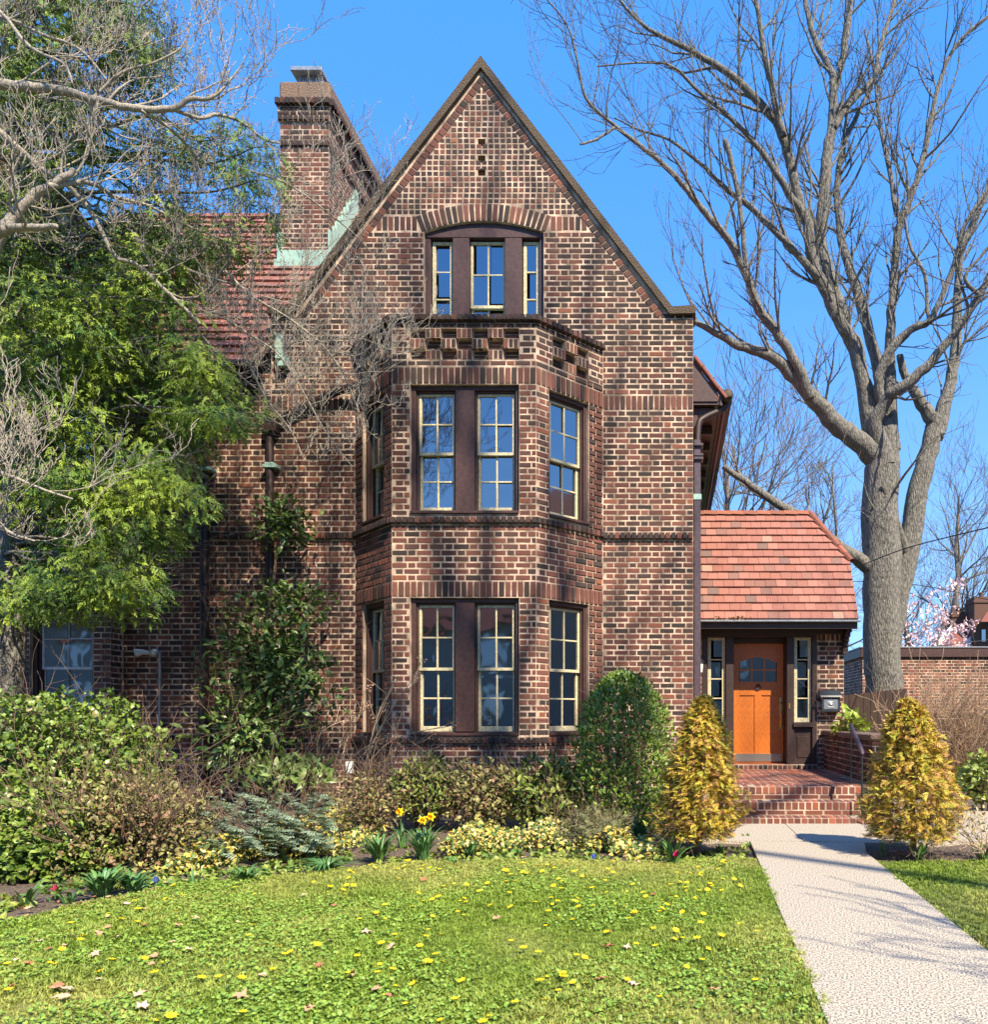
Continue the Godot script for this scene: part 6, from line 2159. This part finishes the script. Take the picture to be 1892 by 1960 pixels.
	limb(b, T, 0.3646, [480, 520, 7, 640, 380, 6, 800, 330, 5, 950, 250, 4, 1000, 120, 3], 7.4, 7.6, q, st, 0.14, 0.1)
	limb(b, T, 0.3646, [-200, 2300, 14, -60, 2450, 11, 60, 2500, 9, 200, 2560, 7, 380, 2620, 5], 6.9, 6.6, q, st, 0.13, 0.2)
	limb(b, T, 0.3646, [-200, 2620, 13, -40, 2720, 10, 60, 2800, 8, 180, 2840, 5], 6.9, 6.6, q, st, 0.16, 0.2)
	limb(b, T, 0.3646, [1180, 1420, 7, 1330, 1560, 6, 1500, 1660, 5, 1680, 1800, 5, 1800, 1960, 4, 1880, 2150, 3], 8.2, 8.8, q, st, 0.10, 0.05)
	limb(b, T, 0.3646, [1300, 1900, 6, 1400, 2100, 5, 1520, 2250, 4, 1600, 2420, 3], 8.3, 8.8, q, st, 0.11, 0.05)
	part("crown", b.done(), M.pale_bark, w)

func street_tree() -> void:
	# the trees of the street behind the viewer, which throw their shade on lawn and path
	far_tree("street_tree", "young bare street tree beside the viewer on the right, throwing twig shadows on the path", Vector3(4.3, 0, 0.1), 6.2, 0.06, 401, 13, 2)
	far_tree("street_tree", "tall bare street tree behind the viewer on the right, its limbs shading the house front", Vector3(14.0, 0, 4.6), 33.0, 0.18, 403, 15, 2, 0.70, 1.5, Vector3(-0.75, 0, 0.27))

func facing_house() -> void:
	# the house across the street, which the window panes mirror
	var h := thing("facing_house", "pale rendered house with tiled roof across the street behind the viewer, mirrored in the windows", "house")
	var b := MB.new()
	b.box(Vector3(-60, -0.1, 24), Vector3(20, 6.5, 33))
	part("wall", b.done(), M.pale_wall, h)
	b = MB.new()
	b.prism(PackedVector2Array([Vector2(23.4, 6.4), Vector2(33.6, 6.4), Vector2(28.5, 10.5)]), -20.4, 60.4, Transform3D(Basis(Vector3(0, 0, 1), Vector3(0, 1, 0), Vector3(-1, 0, 0)), Vector3.ZERO))
	part("roof", b.done(), M.far_tile, h)
	for k in 15:
		for j in 2:
			b = MB.new()
			b.box(Vector3(-54.0 + k * 4.8, 1.2 + j * 2.9, 23.9), Vector3(-52.6 + k * 4.8, 2.9 + j * 2.9, 24.05))
			part("window", b.done(), M.cream_paint, h)
			b = MB.new()
			b.box(Vector3(-53.9 + k * 4.8, 1.3 + j * 2.9, 23.88), Vector3(-52.7 + k * 4.8, 2.8 + j * 2.9, 23.905))
			part("pane", b.done(), M.glass, h)

func neighbour_house() -> void:
	var h := thing("neighbour_house", "pale rendered house standing beyond the right edge, mirrored in the angled bay windows", "house")
	var b := MB.new()
	b.box(Vector3(13.5, -0.1, -17), Vector3(22, 6.0, 3))
	part("wall", b.done(), M.pale_wall, h)
	b = MB.new()
	b.prism(PackedVector2Array([Vector2(13.0, 5.9), Vector2(22.5, 5.9), Vector2(17.7, 9.8)]), -17.4, 3.4)
	part("roof", b.done(), M.far_tile, h)
	for k in 4:
		for j in 2:
			b = MB.new()
			b.box(Vector3(13.4, 1.2 + j * 2.7, -15.0 + k * 4.8), Vector3(13.55, 2.8 + j * 2.7, -13.8 + k * 4.8))
			part("window", b.done(), M.cream_paint, h)
			b = MB.new()
			b.box(Vector3(13.38, 1.3 + j * 2.7, -14.9 + k * 4.8), Vector3(13.405, 2.7 + j * 2.7, -13.9 + k * 4.8))
			part("pane", b.done(), M.glass, h)

# ---------------------------------------------------------------- other things
func extras() -> void:
	# garage of brick at the right
	brick_rng = rg(501)
	var g := thing("garage", "low flat-roofed brick garage with brown fascia behind the big tree at right", "garage")
	var z := -19.0
	var x0 := P(1652, 0, 19.0).x
	var b := MB.new()
	b.box(Vector3(x0 + 0.0035, -0.1, -25.0), Vector3(13.0, 2.75, z - 0.0035))
	part("wall", b.done(), M.mortar, g)
	var L := []
	courses(L, Vector3(0, 0, z), Vector3(1, 0, 0), Vector3(0, 0, 1), x0, 10.5, 0.95, 2.74, [], func(_u, _v): return 0.14)
	courses(L, Vector3(x0, 0, -25.0), Vector3(0, 0, 1), Vector3(-1, 0, 0), 2.5, 6.0, 0.8, 2.74, [], func(_u, _v): return 0.2)
	for e in L:
		if e[1].r > 0.1: e[1] = e[1] * 1.5
	set_bricks(L, g, 300, func(p, bb): return bb.x.length() / p.length() if p.z > -19.2 and p.x > 6.0 and p.x < 8.4 and p.y > 1.5 else 0.0)
	b = MB.new()
	b.box(Vector3(x0 - 0.06, 2.74, -25.1), Vector3(13.1, 2.97, z + 0.06), 0.01)
	part("fascia", b.done(), M.brown_paint, g)
	b = MB.new()
	b.box(Vector3(x0 - 0.08, 2.972, -25.1), Vector3(13.1, 3.0, z + 0.08), 0.004)
	part("roof_edge", b.done(), M.zinc, g)
	# board fences
	var f := thing("board_fence", "brown board fence panel before the big trunk, beside the entry", "fence")
	for k in 9:
		var a := P(1612 + k * 14.0, 1440, 14.6)
		b = MB.new()
		var top := P(0, 1331 - k * 1.6, 14.6).y
		b.box(Vector3(a.x, 0.0, -14.63), Vector3(a.x + 0.134, top, -14.60), 0.004)
		part("plank", b.done(), M.fence, f)
	b = MB.new()
	var q0 := P(1612, 1400, 14.6)
	b.box(Vector3(q0.x, 0.2, -14.68), Vector3(q0.x + 1.25, 0.3, -14.632))
	b.box(Vector3(q0.x, 1.2, -14.68), Vector3(q0.x + 1.25, 1.3, -14.632))
	part("rail", b.done(), M.fence, f)
	var f2 := thing("board_fence", "dark brown board fence in front of the garage wall behind the bare bush", "fence")
	for k in 44:
		b = MB.new()
		var x := P(1738, 0, 15.4).x + k * 0.14
		b.box(Vector3(x, 0.0, -15.43), Vector3(x + 0.133, 1.34, -15.40 + 0.004 * (k % 2)), 0.004)
		part("plank", b.done(), M.fence, f2)
	b = MB.new()
	b.box(Vector3(P(1738, 0, 15.4).x, 1.0, -15.5), Vector3(P(1738, 0, 15.4).x + 6.1, 1.1, -15.432))
	part("rail", b.done(), M.fence, f2)
	# bare tan bush in front of the fence
	var tb := thing("tan_bush", "large bare tan-stemmed bush in front of the dark fence at the right", "shrub")
	part("stem", stems_mesh(511, P(1840, 1372, 13.0) * Vector3(1, 0, 1), 120, Vector3(1.15, 1.25, 0.7), 0.012, {"up": 0.06, "wander": 0.30, "forks": 3, "spread": 0.8, "shrink": 0.9, "least": 0.0045}, 2), M.dry_stem, tb)
	# far house with tiled gable, white verges and chimneys
	var fh := thing("distant_house", "distant house with red roof, white verges and two brick chimneys at right edge", "house")
	var D := 42.0
	var p := func(x, y, d): return P(x, y, d)
	b = MB.new()
	b.box(P(1845, 1250, D + 3.0) * Vector3(1, 0, 1) + Vector3(0, 0, -3), Vector3(30.0, 5.0, -D))
	part("wall", b.done(), M.far_brick, fh)
	b = MB.new()
	var a0 := P(1790, 1240, D)
	var a1 := P(1868, 1172, D)
	var up := (a1 - a0)
	for k in 2:
		var o := Vector3(1.7 * k, 0, 0.0)
		b.quad(a0 + o, a0 + o + Vector3(1.5, 0, 0), a1 + o + Vector3(1.5, 0, -2.0), a1 + o + Vector3(0, 0, -2.0))
	b.quad(P(1878, 1190, D - 1), P(1990, 1190, D - 1), P(1990, 1120, D + 3), P(1925, 1120, D + 3))
	part("roof", b.done(), M.far_tile, fh)
	b = MB.new()
	for k in 2:
		var o := Vector3(1.6 * k, 0.03, 0.06)
		var cc := (a0 + a1 + Vector3(0, 0, -2.0)) * 0.5 + o
		var dv := (a1 + Vector3(0, 0, -2.0) - a0).normalized()
		var sx := dv.cross(Vector3(0, 0, 1)).normalized()
		b.xbox(Transform3D(Basis(dv, sx, dv.cross(sx)), cc), Vector3(up.length() + 0.6, 0.24, 0.12))
	part("verge_board", b.done(), M.white_board, fh)
	b = MB.new()
	for e in [[1866, 1935, 1142, 1240, 0.0], [1824, 1850, 1170, 1240, 1.0]]:
		var lo := P(e[0], e[3], D + e[4])
		var hi := P(e[1], e[2], D + e[4])
		var ch := MB.new()
		ch.box(Vector3(lo.x, lo.y - 1.0, lo.z - 1.2), hi, 0.02)
		ch.box(Vector3(lo.x - 0.06, hi.y - 0.35, lo.z - 1.26), Vector3(hi.x + 0.06, hi.y - 0.2, lo.z + 0.06), 0.02)
		for k in 2: ch.tube(PackedVector3Array([Vector3(lerpf(lo.x, hi.x, 0.3 + 0.4 * k), hi.y - 0.02, lo.z - 0.5), Vector3(lerpf(lo.x, hi.x, 0.3 + 0.4 * k), hi.y + 0.3, lo.z - 0.5)]), PackedFloat32Array([0.14, 0.12]), 8)
		part("chimney", ch.done(), M.far_brick, fh)
	b = MB.new()
	b.box(P(1880, 1228, D - 0.05), P(1888, 1205, D - 0.08))
	part("window", b.done(), M.glass, fh)
	# wires
	var wires := [[[1640, 1086, 16.0], [1740, 1048, 15.0], [1900, 1008, 12.0], "thin black overhead cable crossing in front of the big trunk"], [[1620, 1112, 22.0], [1760, 1120, 21.0], [1910, 1152, 20.0], "upper overhead cable running above the garage at right"], [[1700, 1241, 24.0], [1800, 1236, 24.0], [1910, 1222, 24.0], "low pale cable just above the garage roof"]]
	for e in wires:
		b = MB.new()
		var sp := smooth_path(PackedVector3Array([P(e[0][0], e[0][1], e[0][2]), P(e[1][0], e[1][1], e[1][2]), P(e[2][0], e[2][1], e[2][2])]), PackedFloat32Array([0.011, 0.011, 0.011]), 8)
		b.tube(sp[0], sp[1], 5)
		single("overhead_cable", b.done(), M.wire, e[3], "cable")
	# mailbox
	var mz := -12.6
	var mx := (P(1569.6, 0, 12.5).x + P(1610.9, 0, 12.5).x) * 0.5
	var my := 1.345
	var mb := thing("mailbox", "black wall mailbox with grey front plate on the brick pier beside the door", "mailbox", Vector3(mx, my, mz))
	b = MB.new()
	b.box(Vector3(-0.155, 0.0, 0.004), Vector3(0.155, 0.27, 0.14), 0.012)
	part("box", b.done(), M.mailbox, mb)
	b = MB.new()
	var lid := PackedVector2Array([Vector2(0.0, 0.355), Vector2(0.06, 0.35), Vector2(0.165, 0.27), Vector2(0.175, 0.245), Vector2(0.0, 0.262)])
	lid.reverse()
	b.prism(lid, -0.172, 0.172, Transform3D(Basis(Vector3(0, 0, 1), Vector3(0, 1, 0), Vector3(-1, 0, 0)), Vector3.ZERO))
	part("lid", b.done(), M.mailbox, mb)
	b = MB.new()
	var crest := PackedVector2Array([Vector2(-0.172, 0.30), Vector2(0.172, 0.30), Vector2(0.14, 0.35), Vector2(0.06, 0.375), Vector2(-0.06, 0.375), Vector2(-0.14, 0.35)])
	b.prism(crest, 0.002, 0.02)
	part("back_plate", b.done(), M.iron, mb)
	b = MB.new()
	b.box(Vector3(-0.115, 0.05, 0.1405), Vector3(0.115, 0.205, 0.146), 0.004)
	var fp := part("front_plate", b.done(), M.mail_plate, mb)
	b = MB.new()
	b.tube(PackedVector3Array([Vector3(0, 0.13, 0.146), Vector3(0, 0.13, 0.151)]), PackedFloat32Array([0.032, 0.028]), 12)
	b.box(Vector3(-0.045, 0.165, 0.1465), Vector3(0.045, 0.178, 0.150))
	b.box(Vector3(-0.045, 0.08, 0.1465), Vector3(0.045, 0.092, 0.150))
	part("emblem", b.done(), M.vent_white, fp)
	# wall lantern by the corner
	var lt := thing("wall_lantern", "small wall lantern with dark cap and white glass beside the corner downspout", "lamp", P(1340, 1277, 12.48))
	b = MB.new()
	b.tube(PackedVector3Array([Vector3(0, 0.07, 0), Vector3(0, 0.10, 0), Vector3(0, 0.15, 0)]), PackedFloat32Array([0.085, 0.08, 0.015]), 8)
	b.tube(PackedVector3Array([Vector3(0, -0.10, 0), Vector3(0, -0.085, 0)]), PackedFloat32Array([0.05, 0.06]), 8)
	b.rod(Vector3(0, 0.0, 0), Vector3(0, 0.0, -0.12), 0.015)
	part("cap", b.done(), M.iron, lt)
	b = MB.new()
	b.tube(PackedVector3Array([Vector3(0, -0.085, 0), Vector3(0, 0.07, 0)]), PackedFloat32Array([0.05, 0.065]), 8)
	part("lamp_glass", b.done(), M.vent_white, lt)
	# floodlight with its conduit on the left wall
	var fl := thing("floodlight", "grey twin floodlight on a thin conduit on the shaded left wall", "lamp", P(288, 1250, 10.5))
	b = MB.new()
	b.box(Vector3(-0.04, -0.04, -0.10), Vector3(0.05, 0.04, 0.0), 0.01)
	part("mount", b.done(), M.zinc, fl)
	for s in [-1.0, 1.0]:
		b = MB.new()
		b.tube(PackedVector3Array([Vector3(0.0, 0, 0.0), Vector3(s * 0.06, 0.01, 0.05), Vector3(s * 0.13, -0.01, 0.12)]), PackedFloat32Array([0.025, 0.035, 0.06]), 10)
		part("lamp_head", b.done(), M.vent_white, fl)
	b = MB.new()
	var cp := smooth_path(PackedVector3Array([Vector3(0.07, 0.0, -0.06), Vector3(0.085, -0.1, -0.06), Vector3(0.08, -0.9, -0.06), Vector3(0.06, -1.2, -0.06), Vector3(0.065, -1.7, -0.06)]), PackedFloat32Array([0.016, 0.016, 0.016, 0.016, 0.016]), 5)
	b.tube(cp[0], cp[1], 8)
	part("conduit", b.done(), M.zinc, fl)
	# small vent on the wall
	b = MB.new()
	b.xbox(Transform3D(), Vector3(0.085, 0.17, 0.08), 0.01)
	b.box(Vector3(-0.03, -0.06, 0.041), Vector3(0.03, 0.05, 0.046), 0.002)
	single("vent_box", b.done(), M.vent_white, "small pale grey box on the brick wall at the bay's left foot", "vent", P(669, 1469, 10.35))
	# leaves in the entry gutter
	var r := rg(601)
	var ts := []
	var cs := []
	for k in 70:
		var x := P(lerpf(1365, 1440, r.randf()), 0, 12.12).x
		ts.append(Transform3D(facing(rdir(r), rdir(r), r.randf_range(0.03, 0.06)), Vector3(x, 2.80 + r.randf() * 0.03, -12.12 + r.randf_range(-0.03, 0.03))))
		cs.append(Color(0.28, 0.15, 0.06) * r.randf_range(0.7, 1.3))
	tag(many("leaf_litter", leaf_mesh(0.6), M.dry_leaf, ts, cs, self, "stuff"), "brown leaf litter lying in the gutter over the door", "leaves", "", "stuff")

# ---------------------------------------------------------------- the scene
func _ready() -> void:
	# camera: level, lens shifted up and to the left
	var cam := Camera3D.new()
	cam.name = "camera"
	cam.projection = Camera3D.PROJECTION_FRUSTUM
	cam.near = 0.1
	cam.far = 1500.0
	cam.size = 1960.0 / 1472.0 * 0.1
	cam.frustum_offset = Vector2((946.0 - 1285.0) / 1472.0 * 0.1, (1372.0 - 980.0) / 1472.0 * 0.1)
	cam.position = Vector3(0, 1.27, 0)
	add_child(cam)
	cam.current = true
	# sky
	var sky := Sky.new()
	var sm := ProceduralSkyMaterial.new()
	sm.sky_top_color = Color(0.038, 0.17, 0.50).linear_to_srgb()
	sm.sky_horizon_color = Color(0.28, 0.50, 0.78).linear_to_srgb()
	sm.sky_curve = 0.17
	sm.ground_bottom_color = Color(0.10, 0.09, 0.07).linear_to_srgb()
	sm.ground_horizon_color = Color(0.30, 0.34, 0.36).linear_to_srgb()
	sm.sun_angle_max = 12.0
	sky.sky_material = sm
	var env := Environment.new()
	env.background_mode = Environment.BG_SKY
	env.sky = sky
	env.background_energy_multiplier = 1.0
	env.tonemap_mode = Environment.TONE_MAPPER_LINEAR
	env.tonemap_exposure = 2.42
	env.sdfgi_enabled = true
	env.ssao_enabled = true
	env.ssil_enabled = true
	var we := WorldEnvironment.new()
	we.name = "world"
	we.environment = env
	add_child(we)
	# sun from the front right, 47 degrees high
	var sun := DirectionalLight3D.new()
	sun.name = "sun"
	sun.light_energy = 1.4
	sun.light_color = Color(1.0, 0.94, 0.84)
	sun.light_angular_distance = 0.5
	sun.shadow_enabled = true
	var az := deg_to_rad(34.0)
	var el := deg_to_rad(46.0)
	add_child(sun)
	sun.look_at_from_position(Vector3(sin(az) * cos(el), sin(el), cos(az) * cos(el)) * 30.0, Vector3.ZERO, UP)
	materials()
	mat("far_brick", Color(0.17, 0.085, 0.06), 0.9, noise_tex("fine", 0.045, 0.62, 1.0), Vector3(1, 1, 1))
	mat("far_tile", Color(0.30, 0.10, 0.07), 0.9, noise_tex("fine", 0.045, 0.62, 1.0), Vector3(1, 1, 1))
	mat("pale_wall", Color(0.50, 0.46, 0.40), 0.9, noise_tex("fine", 0.045, 0.62, 1.0), Vector3(1, 1, 1))
	make_brick_mesh()
	tile_shape()
	ground()
	house()
	left_house()
	extras()
	trees()
	left_trees()
	street_tree()
	facing_house()
	neighbour_house()
	garden()
